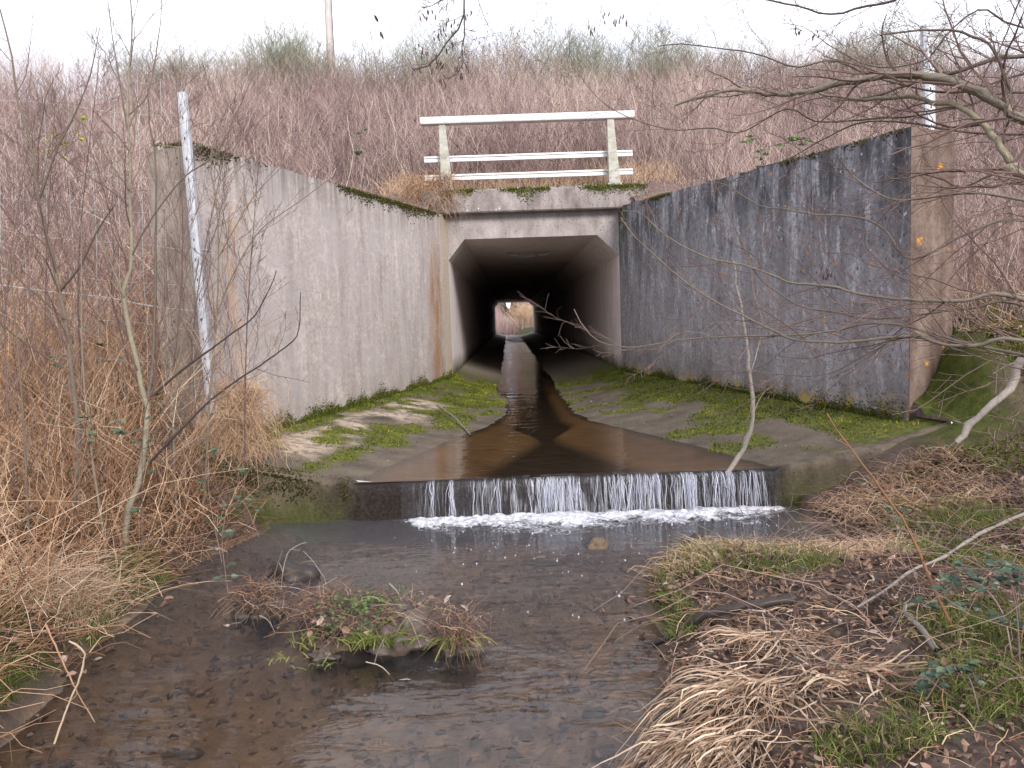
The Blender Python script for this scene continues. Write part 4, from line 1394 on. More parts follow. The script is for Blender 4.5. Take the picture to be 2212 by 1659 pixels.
# forking shrubs among the stems
n = 420
by_ = rs.uniform(14.6, 25.5, n)
bx_ = rs.uniform(-1, 1, n) * (0.7 * by_ + 1)
k = rs.randint(6, 13, n)
xx, yy = np.repeat(bx_, k) + rs.normal(size=k.sum()) * .07, np.repeat(by_, k) + rs.normal(size=k.sum()) * .07
hb = np.repeat(rs.uniform(.9, 1.9, n), k) * rs.uniform(.7, 1.05, k.sum())
T = np.repeat(rs.uniform(0, .55, n), k)
P, R = stems(np.stack([xx, yy, zg(xx, yy)], -1), hb, np.abs(rs.normal(size=len(xx))) * .5, rs.uniform(.004, .007, len(xx)), 6, wob=.06)
Q, RQ, i = twigs_on(P, hb, 7, .0028, (.12, .4))
tag(mk('shrub_mass', [tubes(P, R, 3, T), tubes(Q, RQ, 3, np.clip(T[i] + .1, 0, 1))], scrub_m, org=(0, 19, 5)), 'darker forking shrubs mixed through the embankment thicket', 'scrub', kind='stuff')
n = 5200
yy = rs.uniform(14.3, 25, n)
xx = rs.uniform(-1, 1, n) * (0.7 * yy + 1)
zz = zg(xx, yy) + rs.uniform(.2, 1.25, n)
Ld = rs.uniform(.03, .07, n)
tag(mk('clinging_leaves', [leaves(np.stack([xx, yy, zz], -1), rs.normal(size=(n, 3)), rs.normal(size=(n, 3)), Ld, Ld * .5, np.clip(rs.normal(.35, .3, n), 0, 1))], leaf_m, org=(0, 19, 5)), 'dead leaves clinging in the embankment thicket', 'leaves', kind='stuff')
scrub(46000, (14.25, 26.5), lambda x, y: rs.uniform(0, 1, len(x)) < np.clip(.75 + .9 * fbm(x, y, .9, 2), .3, 1) * np.clip(16 / y, .6, 1) * (1 - .35 * ((y < 15.2) & (x > -1) & (x < 2.5))),
      lambda x, y: (0.85 + 0.5 * sm((y - 14.5) / 2.5) + 0.5 * sm((y - 20) / 4) + 0.3 * patch(x, y)) * rs.uniform(.55, 1.15, len(x)),
      (0.0028, 0.0056), lambda x, y, n: 0.45 + .26 * patch(x, y) + rs.normal(size=n) * .27,
      'scrub', 'pinkish brown thicket of bare stems covering the embankment', per=4, lean=.34, wob=.075, twr=.6)
scrub(900, (14.2, 25), lambda x, y: patch(x, y) > -.6, lambda x, y: rs.uniform(1.0, 1.7, len(x)), (0.003, 0.006),
      lambda x, y, n: 0.85 + rs.normal(size=n) * .12, 'tall_dead_stalks', 'pale taller dead stalks rising through the embankment scrub', per=2, lean=.15)
# slopes outside the wing walls, nearer the lens
for side, n in ((-1, 7000), (1, 5200)):
    scrub(n, (6.2, 14.6), (lambda x, y, s=side: outside(x, y) & (x * s > 2.2)),
          lambda x, y: rs.uniform(.6, 1.35, len(x)) * (0.9 + .3 * patch(x, y)), (0.0022, 0.0048),
          lambda x, y, n: 0.34 + .15 * patch(x, y) + rs.normal(size=n) * .27,
          'scrub', 'brown tangle of bare stems outside the pale left wall' if side < 0 else 'brown tangle of bare stems outside the dark right wall', per=4, lean=.4, org=(side * 5, 9, 2), K=6, wob=.07)
for side, n in ((-1, 6500), (1, 4200)):
    scrub(n, (6.2, 11), (lambda x, y, s=side: outside(x, y) & (x * s > 2.4)),
          lambda x, y: rs.uniform(.3, 1.0, len(x)), (0.0018, 0.0036), lambda x, y, n: 0.38 + rs.normal(size=n) * .3,
          'dead_stalks', 'straw brown dead stalks behind the wire fence' if side < 0 else 'straw brown dead stalks beside the end of the dark wall', per=2, lean=.8, org=(side * 5, 8, 1.5), K=6, wob=.09, mat=straw_m, droop=.5)
# dry grass at the foot of the railing and over the left end of the beam
scrub(2600, (13.9, 15.2), lambda x, y: (x > -2.2) & (x < 3.2), lambda x, y: rs.uniform(.15, .55, len(x)), (0.002, 0.004),
      lambda x, y, n: .72 + rs.normal(size=n) * .2, 'dry_grass', 'straw coloured dry grass behind the mossy beam', per=0, lean=.6, mat=straw_m, xr=(-2.4, 3.4), droop=.3)
n = 1500
B = np.stack([rs.uniform(-1.75, -.85, n), rs.uniform(13.3, 14.1, n), rs.uniform(3.3, 3.9, n)], -1)
B[:, 1] = np.where(B[:, 0] > -1.05, rs.uniform(13.42, 13.6, n), B[:, 1])
P, R = stems(B, rs.uniform(.15, .5, n), rs.uniform(.4, 1.2, n), rs.uniform(.002, .0035, n), 6, droop=rs.uniform(.6, 1.6, n), az=rs.normal(-1.2, 1.0, n))
tag(mk('dry_creeper', [tubes(P, R, 3, np.clip(rs.normal(.5, .25, n), 0, 1))], straw_m), 'dry brown creeper hanging over the left end of the beam', 'creeper', kind='stuff')

# ================================================================== far end beyond the tunnel
n = 6200
yy = rs.uniform(69, 92, n)
xx = rs.uniform(-3.5, 4.5, n)
zz = zg(xx, yy)
P, R = stems(np.stack([xx, yy, zz], -1), rs.uniform(.6, 1.4, n), rs.uniform(0, .4, n), rs.uniform(.006, .013, n), 5)
tag(mk('scrub', [tubes(P, R, 3, np.clip(rs.normal(.5, .2, n), 0, 1))], scrub_m, org=(0, 75, 1)), 'pink brown scrub seen through the far end of the tunnel', 'scrub', kind='stuff')


def bush(name, label, cat, c, rx, h, n, mat, tint=(0.2, 0.9), stem_r=.006, spread=.55, per=5, group=None, leaf=None, wide=.25):
    c = np.array(c, float)
    root = thing(name, label, cat, c, group)
    B = c + np.column_stack([rs.normal(size=n) * rx * wide, rs.normal(size=n) * rx * wide, np.full(n, -.03)])
    az = np.arctan2(B[:, 1] - c[1], B[:, 0] - c[0])
    H = h * rs.uniform(.55, 1.05, n) * (1 if wide < .3 else np.clip(.62 + .5 * fbm(B[:, 0], B[:, 1], 1.6, 3), .35, 1.1))
    P, R = stems(B, H, np.abs(rs.normal(size=n)) * spread, stem_r * rs.uniform(.7, 1.3, n), 6, az=az, wob=.04)
    T = rs.uniform(*tint, n)
    mk('stems', [tubes(P, R, 3, T)], mat, root)
    Q, RQ, i = twigs_on(P, H, per, stem_r * .6, (.12, .35))
    Q2, RQ2, i2 = twigs_on(Q, np.linalg.norm(Q[:, -1] - Q[:, 0], axis=1), 3, stem_r * .5, (.4, .8), 3)
    mk('twigs', [tubes(Q, RQ, 3, T[i]), tubes(Q2, RQ2, 3, T[i[i2]])], mat, root)['kind'] = 'stuff'
    if leaf:
        m_, cnt, ls = leaf
        j = rs.randint(0, len(Q2), cnt)
        mk('foliage', [leaves(Q2[j, -1], rs.normal(size=(cnt, 3)), rs.normal(size=(cnt, 3)) + [0, 0, .6], ls * rs.uniform(.6, 1.2, cnt), ls * .55, rs.uniform(0, 1, cnt))], m_, root)
    return root


bush('ochre_bush', 'ochre dry bush framed by the far end of the tunnel', 'bush', (1.6, 71, zg(np.array([1.6]), np.array([71.]))[0]), 1.1, 2.7, 160, straw_m, (.5, 1), .012)
xs_, ys_ = np.meshgrid(np.linspace(.55, 2.6, 30), np.linspace(62.6, 68, 20))
zmd = 0.1 + .75 * sm((xs_ - .5) / .9) * np.exp(-((ys_ - 65) / 2.4) ** 2) + .08 * fbm(xs_, ys_, 1.5, 3)
ii = np.arange(xs_.size).reshape(xs_.shape)
gm = M('far grass', .9)
gm.col(gm.ramp(gm.noise(gm.pos(), 3, 6, .7), (.3, (.05, .06, .025)), (.7, (.17, .19, .07))))
tag(mk('grass_bank', [(np.stack([xs_, ys_, zmd], -1).reshape(-1, 3), [np.stack([ii[:-1, :-1], ii[:-1, 1:], ii[1:, 1:], ii[1:, :-1]], -1).reshape(-1, 4)], .5)], gm.m, smooth=True), kind='structure')

# ================================================================== skyline: broom bushes, rusty shrub, pole, stalks
SKY = [(600, 112, 'behind the pole on its left side'), (665, 118, 'touching the left side of the pole'), (770, 128, 'just right of the pole'),
       (905, 112, 'under the hanging catkin branch'), (985, 108, 'left of the rusty shrub on the skyline'), (1215, 102, 'right of the rusty shrub on the skyline'),
       (1290, 118, 'above the right half of the railing'), (1395, 108, 'above the right post of the railing'), (1500, 108, 'between the railing and the dark wall on the skyline'),
       (1745, 100, 'above the middle of the dark right wall'), (1835, 108, 'left of the right steel post, half behind twigs'),
       (1925, 95, 'tallest, beside the right steel post'), (480, 140, 'small, above the pale left wall'), (350, 135, 'above the left steel post')]
for u, v, t in SKY:
    Y = rs.uniform(24.3, 26)
    p = at(u, v - 26, Y)
    g = zg(np.array([p[0]]), np.array([Y]))[0]
    bush('broom_bush', 'greenish broom bush on the skyline ' + t, 'bush', (p[0], Y, g), 1.15, max(p[2] - g, .9) * 1.15, 280, broom_m, (.1, 1), .0065, .22, 7, 'broom bushes along the crest of the embankment', wide=.62)
p = at(1090, 88, 24.5)
g = zg(np.array([p[0]]), np.array([24.5]))[0]
bush('rusty_shrub', 'shrub with rusty pink withered leaves on the crest above the railing', 'shrub', (p[0], 24.5, g), 1.0, p[2] - g, 40, scrub_m, (.3, .8), .007, .45, 5, leaf=(rust_m, 900, .06))

p0 = at(714, 140, 33)
gp = 7.8
pole = thing('utility_pole', 'pale wooden utility pole rising behind the crest', 'pole', (p0[0], 33, gp))
wood = M('pole wood', .8)
wood.col(wood.ramp(wood.noise(wood.scale(wood.pos(), (6, 6, .6)), 4, 6, .6), (.3, (.34, .30, .28)), (.7, (.55, .50, .47))))
mk('shaft', [tubes(np.array([[(p0[0], 33, gp), (p0[0], 33, 12), (p0[0] - .0, 33, 18)]]), np.array([[.14, .135, .115]]), 12)], wood.m, pole, smooth=True)
mk('band', [tubes(np.array([[(p0[0], 33, 9.75), (p0[0], 33, 9.95)]]), .165, 12), box(p0[0] - .09, p0[0] + .09, 32.80, 32.86, 9.72, 9.99)], MAT['galv'], pole)
mk('cable_guard', [tubes(np.array([[(p0[0] + .17, 33, gp), (p0[0] + .165, 33, 12), (p0[0] + .15, 33, 17.5)]]), .022, 6)], black_wood_m, pole)
for (u0, u1, Y, lab) in ((791, 823, 23, 'thin tall leaning dead stalk above the crest right of the pole'), (818, 832, 23.4, 'thin tall dead stalk with a dark drooping tip right of the pole')):
    a, b = at(u1, 150, Y), at(u0, 15 if u0 < 800 else 50, Y)
    a[2] = zg(np.array([a[0]]), np.array([Y]))[0]
    st = thing('dead_stalk', lab, 'stalk', a)
    poly = smooth_poly([a, (a * .45 + b * .55) + [.03, 0, 0], b], 10)
    mk('stem', [tubes(poly[None], np.linspace(.014, .005, 10)[None], 4, .5)], broom_m, st)
    if u0 > 800:
        for b_, d_ in ((b, (-.3, 0, .6)), (b - [-.02, 0, .22], (.25, 0, -.6))):
            mk('withered_leaf', [leaves(np.array([b_]), np.array([d_]), np.array([[0, -1, .1]]), .28, .09, .1)], bramble_leaf_m, st)
    else:
        mk('seed_head', [twig_part(grow(poly, .010, 8, .12, .5, .3, 1, .6))], broom_m, st)

# ================================================================== steel posts and wire fence
a, b = at(455, 893, 6.02), at(391, 199, 6.02)
pl = thing('fence_post', 'leaning galvanised steel post in front of the pale left wall end', 'post', a)


def channel(a, b, w, d, parent):
    """steel U section from a to b with a row of dark slots"""
    a, b = np.array(a), np.array(b)
    ax = unit(b - a)
    s = unit(np.cross(ax, [0, 1.0, 0]))
    f = np.cross(s, ax)
    pr = [(-w / 2, d), (-w / 2, 0), (-w * .2, -.012), (w * .2, -.012), (w / 2, 0), (w / 2, d), (w / 2 - .006, d), (w / 2 - .006, .006), (-w / 2 + .006, .006), (-w / 2 + .006, d)]
    n_ = len(pr)
    V = np.array([e + s * u_ + f * v_ for e in (a, b) for u_, v_ in pr])
    k_ = np.arange(n_)
    Fq_ = np.stack([k_, (k_ + 1) % n_, (k_ + 1) % n_ + n_, k_ + n_], -1)
    o = mk('steel_channel', [(V, [Fq_, np.array([k_[::-1]]), np.array([k_ + n_])], .5)], MAT['galv'], parent)
    L = np.linalg.norm(b - a)
    parts = []
    for q_ in np.arange(.12, L - .05, .15):
        c = a + ax * q_ - f * 0.0135
        V = np.array([c + s * i_ * .0035 + ax * j_ * .010 - f * k2 * .003 for k2 in (0, 1) for j_ in (-1, 1) for i_ in (-1, 1)])
        parts.append((V, [np.array([(0, 1, 3, 2), (4, 6, 7, 5), (0, 4, 5, 1), (2, 3, 7, 6), (0, 2, 6, 4), (1, 5, 7, 3)])], .1))
    mk('slots', parts, black_wood_m, parent)
    return o


channel(a, b, .060, .045, pl)
bo = []
for tq_ in (.06, .30, .52):
    c = a + (b - a) * tq_
    mk('wall_bolt', [tubes(np.array([[c + [0, -.02, 0], c + [0, .32, 0.01]]]), .008, 6, .3)], MAT['galv'], pl)
a2, b2 = at(2012, 330, 6.75), at(2005, 52, 6.75)
a2 = a2 - (b2 - a2) * .9
pr_ = thing('fence_post', 'upright galvanised steel post behind the far end of the dark right wall', 'post', a2)
channel(a2, b2, .085, .05, pr_)

fence = thing('wire_fence', 'grey green square mesh wire fence tied to the leaning steel post', 'fence', at(100, 900, 5.9))
fp = []
for i in range(-4, 9):
    u = 20 + i * 51.0
    if u > 445:
        break
    lean_ = (452 - 390) / 690
    Y = 5.9
    P_ = np.array([at(u - 25 + (v - 300) * .035 + 2.0 * math.sin(v * .02 + i), v, Y + .02 * math.sin(v * .01 + i)) for v in np.linspace(165 + 10 * math.sin(i), 960, 12)])
    fp.append(tubes(P_[None], .0016, 4, .5))
mk('vertical_wires', fp, MAT['wire'], fence)
fp = []
for v, r_ in ((235, .0015), (300, .0012), (375, .0012), (450, .0012), (520, .0013), (600, .0012), (690, .0014), (770, .0012), (850, .0013), (925, .0012)):
    P_ = np.array([at(u, v + (u - 200) * .10 + 3 * math.sin(u * .02 + v), 5.9 + .015 * math.sin(u * .01 + v)) for u in np.linspace(-190, 392 + (v - 199) * .09, 14)])
    fp.append(tubes(P_[None], r_, 4, .5))
mk('horizontal_wires', fp, MAT['wire'], fence)
P_ = np.array([at(u, v, 5.88) for u, v in ((-150, 590), (0, 615), (128, 632), (230, 642), (330, 662), (432, 672))])
mk('tension_wire', [tubes(smooth_poly(P_, 14)[None], .0035, 5, .5)], MAT['wire'], fence)


# ================================================================== saplings on the left
def tree(name, label, cat, trunk, r0, r1, limbs, nsub, mat=None, lev=2, lenf=.3, group=None, tint=.5, up=.3, K=24, base=None, sub_per=6, rmin=.0012, tw_mat=None, sides=8, flatten=.6):
    """trunk: world control points from the ground up; limbs: list of (points, r0, r1, tint)"""
    mat = mat or bark_m
    tp = smooth_poly(trunk, K)
    root = thing(name, label, cat, tp[0], group)
    mk('trunk', [tubes(tp[None], np.linspace(r0, r1, K)[None], sides, tint)], mat, root, smooth=True)
    tw = grow(tp, r0 * .8, nsub, lenf, .75, up, lev, .25, .98, flatten, rmin)
    for pts, a_, b_, ti in limbs:
        kk = max(18, 4 * len(pts))
        q_ = smooth_poly(pts, kk)
        q_ = q_ + rs.normal(size=q_.shape) * a_ * .10
        mk('branch', [tubes(q_[None], (np.linspace(a_, b_, kk) * (1 + .05 * rs.normal(size=kk)))[None], 6, ti)], mat, root, smooth=True)
        tw += grow(q_, a_ * .8, sub_per, .3, .7, up * .6, max(1, lev - 1) if len(pts) < 4 else lev, .2, .97, flatten, rmin)
    if tw:
        o = mk('twigs', [twig_part(tw)], tw_mat or twig_m, root)
        if len(tw) > 100:
            o['kind'] = 'stuff'
    return root


def to_ground(p):
    p = np.array(p, float)
    p[2] = zg(p[0:1], p[1:2])[0] - .03
    return p


def pts(Y0, Y1, *uv):
    """pixel trail -> points whose depth runs from Y0 to Y1"""
    n_ = len(uv)
    return [at(u, v, Y0 + (Y1 - Y0) * i / max(n_ - 1, 1)) for i, (u, v) in enumerate(uv)]


T1 = pts(4.4, 4.5, (161, 1074), (171, 956), (165, 889), (155, 805), (141, 687), (128, 630), (112, 551), (89, 470), (76, 370), (64, 296), (37, 215), (27, 128), (0, 20))
T1 = [to_ground(at(150, 1190, 4.4))] + T1
tree('sapling', 'slim grey brown sapling, leftmost, leaning out of the left edge', 'sapling', T1, .017, .004, [
    (pts(4.45, 4.3, (128, 630), (171, 577), (215, 490), (160, 553), )[:3] + pts(4.3, 4.2, (250, 440)), .008, .003, .2),
    (pts(4.45, 4.6, (85, 430), (120, 330), (160, 250), (195, 160), (215, 60)), .007, .002, .2),
    (pts(4.42, 4.2, (155, 805), (60, 745), (0, 700)), .007, .003, .3),
    (pts(4.42, 4.3, (141, 690), (70, 630), (0, 565)), .006, .003, .3)], 16, tint=.45)
TB = pts(4.7, 4.9, (312, 872), (306, 838), (296, 781), (279, 714), (269, 654), (267, 620), (282, 580), (286, 553), (279, 403), (282, 356), (275, 235), (279, 151), (286, 67), (281, -10))
TC = pts(4.5, 4.7, (276, 1104), (296, 1057), (314, 956), (319, 862))
TC = [to_ground(at(262, 1150, 4.45))] + TC
tree('sapling', 'yellowish barked sapling forking above bramble, tallest against the sky on the left', 'sapling', TC + TB[1:], .021, .004, [
    (pts(4.7, 5.0, (319, 862), (328, 805), (333, 721), (336, 553), (336, 353), (323, 269), (319, 188)), .011, .003, .35),
    (pts(4.7, 4.3, (323, 862), (386, 805), (454, 755), (504, 718), (551, 681), (588, 610), (597, 585)), .008, .0025, .05),
    (pts(4.55, 4.1, (323, 1000), (386, 933), (454, 865), (521, 815), (568, 785), (622, 745), (645, 714), (649, 630)), .0085, .0022, .05),
    (pts(4.8, 4.6, (285, 553), (310, 500), (350, 440), (400, 380), (470, 325), (540, 180)), .006, .002, .5),
    (pts(4.8, 4.7, (279, 410), (230, 340), (190, 280), (120, 210)), .006, .002, .6),
    (pts(4.9, 5.0, (276, 250), (320, 200), (345, 60), (350, -10)), .005, .002, .5),
    (pts(4.9, 4.8, (279, 300), (262, 200), (240, 60), (232, -10)), .005, .002, .5),
    (pts(4.75, 4.6, (268, 640), (235, 560), (205, 480), (165, 400)), .007, .002, .8)], 22, tint=.85, mat=limb_m)
T3 = [to_ground(at(442, 1250, 5.2))] + pts(5.2, 5.3, (446, 1000), (452, 870), (462, 760), (470, 640), (472, 540), (468, 440), (455, 340), (495, 220))
tree('sapling', 'reddish thin sapling in front of the pale wall beside the steel post', 'sapling', T3, .009, .003, [
    (pts(5.25, 5.1, (462, 700), (500, 600), (560, 500), (640, 440), (735, 370)), .005, .0018, .6),
    (pts(5.25, 5.1, (470, 560), (520, 470), (560, 410), (640, 330)), .004, .0015, .6)], 22, tint=.6, lenf=.25)
for i, (u, v, Y, u2, v2, lab) in enumerate([(60, 1180, 3.9, 20, 560, 'orange brown thin sapling stem at the far left bank'), (235, 1230, 4.2, 175, 480, 'straight thin sapling between the two thick ones'),
                                            (385, 1180, 4.9, 430, 560, 'thin bent sapling below the steel post'), (20, 900, 5.2, -30, 100, 'spiny arching shoot at the left edge reaching the sky')]):
    b0 = to_ground(at(u, v, Y))
    e0 = at(u2, v2, Y + .1)
    m0 = (b0 + e0) / 2 + np.array([rs.uniform(-.1, .1), 0, .05])
    tree('sapling', lab, 'sapling', [b0, m0, e0], .008, .0025, [], 14, tint=rs.uniform(.3, .7), lenf=.28)

for i, (u, v, Y, u2, v2, lab) in enumerate([(520, 1010, 5.6, 560, 330, 'fine reddish shoot fanning twigs across the pale wall, nearest the tunnel'), (400, 1100, 5.4, 500, 260, 'reddish shoot crossing behind the steel post'),
                                            (340, 1120, 5.3, 380, 150, 'slender shoot overtopping the steel post on its left'), (110, 1150, 4.9, 120, 200, 'purplish shoot between the two leftmost saplings'), (200, 1150, 5.0, 215, 120, 'thin purplish shoot in front of the wire fence'),
                                            (30, 1080, 4.6, 70, 250, 'pinkish shoot close to the left edge')]):
    b0 = to_ground(at(u, v, Y))
    e0 = at(u2, v2, Y + .1)
    m0 = (b0 + e0) / 2 + np.array([rs.uniform(-.12, .12), 0, .05])
    tree('sapling', lab, 'sapling', [b0, m0, e0], .0065, .002, [], 26, tint=rs.uniform(.2, .6), lenf=.3, mat=twig_m, up=.35)

# ================================================================== alder on the right
TRK = [(3.7, 3.9, zg(np.array([3.7]), np.array([3.9]))[0] - .05), (3.62, 3.95, .9), (3.5, 4.0, 1.7), (3.45, 4.05, 2.6), (3.5, 4.1, 3.4), (3.6, 4.2, 4.6)]
J1, J2, J3, J4, J5 = (3.52, 4.0, 1.75), (3.47, 4.05, 2.3), (3.45, 4.06, 2.75), (3.62, 3.95, .95), (3.55, 4.12, 3.9)
L_ = []
lim = lambda J, Y0, Y1, a_, b_, ti, *uv: L_.append(([np.array(J)] + pts(Y0, Y1, *uv), a_, b_, ti))
lim(J2, 4.3, 5.0, .036, .008, .75, (2212, 259), (2175, 232), (2107, 198), (2057, 175), (2007, 165), (1939, 161), (1872, 171), (1805, 181), (1755, 195), (1704, 203), (1654, 202), (1587, 195), (1519, 208), (1455, 226))
lim(J1, 4.2, 4.9, .034, .006, .95, (2205, 376), (2191, 356), (2158, 312), (2124, 269), (2091, 242), (2054, 225), (2017, 225), (1973, 208), (1923, 212), (1855, 215), (1805, 208), (1755, 198))
lim(J3, 4.4, 4.8, .018, .006, .5, (2225, 121), (2158, 124), (2107, 141), (2057, 158), (2023, 166), (1973, 181), (1906, 202), (1855, 214))
lim(J2, 4.2, 4.4, .014, .004, .25, (2201, 259), (2185, 202), (2158, 134), (2138, 97), (2107, 81), (2057, 66), (1973, 67), (1900, 75))
lim(J5, 4.3, 4.6, .012, .004, .1, (2050, -60), (1936, -2), (1896, 10), (1859, 15), (1822, 29), (1778, 30), (1731, 15), (1650, -2), (1600, -20))
lim(J1, 4.6, 5.4, .010, .003, .4, (2212, 385), (2150, 375), (2080, 405), (2030, 385), (1960, 375), (1889, 413), (1839, 376), (1790, 320), (1730, 300))
lim(J1, 4.0, 4.9, .011, .003, .6, (2212, 433), (2091, 417), (2007, 427), (1939, 433), (1889, 413), (1839, 376), (1825, 350))
lim(J4, 4.1, 5.2, .016, .003, .6, (2225, 650), (2074, 650), (2007, 650), (1923, 644), (1855, 635), (1805, 620), (1755, 615), (1704, 610), (1657, 590), (1610, 573), (1526, 556), (1440, 510), (1385, 462), (1345, 455))
lim(J4, 3.9, 5.0, .015, .003, .55, (2225, 738), (2107, 748), (2040, 745), (1990, 729), (1939, 728), (1839, 738), (1771, 739), (1704, 731), (1671, 714), (1603, 681), (1536, 647), (1469, 600), (1380, 520), (1340, 470))
lim(J4, 4.0, 5.2, .011, .003, .5, (2225, 770), (2100, 745), (2007, 718), (1939, 701), (1872, 699), (1805, 714), (1721, 724), (1620, 726), (1553, 728), (1469, 734), (1370, 750), (1300, 740), (1260, 705), (1240, 668))
lim(J4, 4.2, 5.1, .010, .003, .35, (2225, 665), (2100, 665), (1957, 684), (1872, 687), (1805, 674), (1737, 664), (1687, 637), (1634, 593), (1600, 520), (1560, 430), (1530, 370))
lim(J4, 4.0, 4.8, .007, .002, .4, (2225, 800), (2080, 760), (1960, 720), (1905, 748), (1855, 775), (1805, 802), (1755, 812), (1704, 810), (1603, 800), (1533, 781))
lim(J1, 4.5, 5.3, .012, .003, .5, (2212, 475), (2100, 500), (1990, 555), (1949, 551), (1916, 501), (1879, 477), (1822, 465), (1761, 464), (1687, 450), (1650, 447), (1610, 427), (1570, 400), (1523, 390))
lim(J2, 4.6, 5.5, .009, .002, .3, (2212, 290), (2080, 285), (1960, 265), (1860, 265), (1780, 300), (1700, 345), (1620, 370), (1500, 440))
lim(J3, 4.7, 5.2, .008, .002, .2, (2212, 60), (2120, 20), (2040, 80), (2000, 130), (1890, 145), (1795, 100), (1740, 60), (1690, 50))
lim(J2, 4.6, 5.3, .008, .002, .25, (2212, 200), (2100, 225), (1980, 250), (1900, 255), (1850, 260), (1760, 262), (1700, 235), (1600, 286), (1536, 276), (1450, 280), (1350, 250), (1290, 210), (1255, 165), (1240, 130))
lim(J5, 4.2, 4.5, .010, .003, .35, (2300, -100), (2210, -10), (2180, 60), (2150, 130))
lim(J3, 4.6, 5.1, .009, .003, .3, (2212, 160), (2060, 200), (1900, 170), (1800, 130), (1720, 145), (1640, 118), (1560, 105), (1470, 95), (1420, 100))
# the limb that arches out of frame and hangs back in at the top centre
lim(J5, 4.3, 4.6, .016, .004, .2, (2100, -240), (1700, -330), (1300, -260), (1060, -120), (1008, -20), (1003, 20), (1000, 50), (978, 77), (958, 101), (945, 124), (928, 141), (891, 150))
lim(at(1003, 20, 4.6), 4.6, 4.62, .005, .002, .1, (1003, 77), (998, 101), (1000, 134), (992, 151), (978, 165), (955, 171))
lim(at(1060, -120, 4.55), 4.55, 4.5, .005, .002, .1, (1000, -40), (955, -2), (931, 13), (908, 15))
alder = tree('alder_tree', 'bare alder at the right edge arching many limbs across the dark wall', 'tree', TRK, .085, .05, L_, 0, lev=2, mat=limb_m, K=14, sub_per=20, up=.12, sides=12, flatten=.75, rmin=.0012)
# catkins and cones
cp = []
cluster = [(930, 20), (915, 30), (975, 40), (960, 65), (945, 80), (905, 100), (915, 110), (955, 130), (935, 140), (950, 125), (893, 150), (957, 175), (1000, 155), (990, 150), (970, 95), (985, 60), (1010, 28),
           (1310, 35), (1330, 45), (1275, 58), (1350, 40), (1780, 590), (1790, 585), (1770, 580), (1795, 595), (1720, 62), (1760, 70)]
for u, v in cluster:
    for _ in range(4):
        c = at(u + rs.uniform(-10, 10), v + rs.uniform(-10, 10), 4.6 + rs.uniform(-.05, .05))
        d_ = unit(np.array([rs.normal() * .25, rs.normal() * .25, -1]))
        Lc = rs.uniform(.018, .04)
        q_ = c + d_ * np.linspace(0, 1, 5)[:, None] * Lc
        cp.append(tubes(q_[None], np.array([[.001, .0035, .004, .0035, .001]]), 5, rs.uniform(0, 1)))
o = mk('catkins', cp, catkin_m, alder, smooth=True)
o['kind'] = 'stuff'


# ================================================================== single dead branches
def hit(u, v, up=0.015):
    """the point of the ground seen at a pixel"""
    k_ = CR @ np.array([(u - 1106) / F_PX, -(v - 829.5) / F_PX, -1])
    Ys = np.arange(1.6, 9, .01)
    q_ = k_[None] * (Ys / k_[1])[:, None] + np.array([0, 0, ZC])
    g_ = np.maximum(zg(q_[:, 0], q_[:, 1]), -.02)
    i_ = np.argmax(q_[:, 2] < g_)
    p_ = q_[i_].copy()
    p_[2] = g_[i_] + up
    return p_


def lay(up, *uv):
    return [hit(u, v, up) for u, v in uv]


def branch(name, label, P_, r0, r1, mat=None, nsub=0, tint=.6, K=22, sides=7, lenf=.25, knots=True, up=.1, cat='branch'):
    q_ = smooth_poly(P_, K)
    root = thing(name, label, cat, q_[0])
    R_ = np.linspace(r0, r1, K) * (1 + (.14 * rs.normal(size=K) if knots else 0))
    q_ = q_ + rs.normal(size=q_.shape) * r0 * .22
    mk('stem', [tubes(q_[None], R_[None], sides, tint)], mat or dead_m, root, smooth=True)
    if nsub:
        mk('side_twigs', [twig_part(grow(q_, r0 * .7, nsub, lenf, .7, up, 1, .2, .95, None, .0012), (tint - .2, tint + .2))], mat or dead_m, root)
    return root


branch('dead_branch', 'pale lichened dead branch standing crooked on the weir lip', [at(1570, 1024, 5.86)] + pts(5.9, 5.7, (1600, 980), (1617, 946), (1627, 889), (1620, 805), (1613, 738), (1603, 684), (1585, 560)), .021, .006, dead_m, 5, .75)
branch('broken_branch', 'thick pale broken limb pointing down at the mossy slope', [np.array((3.4, 4.0, 1.15))] + pts(4.4, 4.5, (2225, 770), (2191, 832), (2124, 889), (2101, 916), (2068, 956)), .03, .017, dead_m, 3, .85, lenf=.18)
branch('sunken_branch', 'black wet branch lying from the right bank into the pool', [hit(1375, 1396, .0), hit(1440, 1385, .01)] + lay(.06, (1510, 1362), (1570, 1348), (1640, 1335), (1720, 1322)), .012, .023, black_wood_m, 2, .4)
branch('fallen_branch', 'long pale fallen branch resting on the right bank towards the edge', lay(.03, (1850, 1330), (1905, 1296)) + lay(.06, (1970, 1262), (2040, 1230)) + lay(.10, (2120, 1192), (2212, 1150), (2300, 1105)), .005, .011, dead_m, 4, .65)
branch('forked_branch', 'short grey crooked stick on the leaf litter of the right bank', lay(.035, (2030, 1318), (1966, 1326), (1953, 1341), (1980, 1368), (2003, 1398), (2023, 1432)), .008, .012, dead_m, 0, .55)
branch('bare_shoot', 'rusty brown bare shoot slanting up from the bottom right corner', [to_ground(at(2180, 1570, 2.72))] + pts(2.75, 3.3, (2124, 1476), (2074, 1392), (2040, 1314), (2007, 1247), (1986, 1197), (1939, 1106), (1872, 1013), (1822, 949), (1788, 896)), .010, .003, straw_m, 6, .22, lenf=.12)
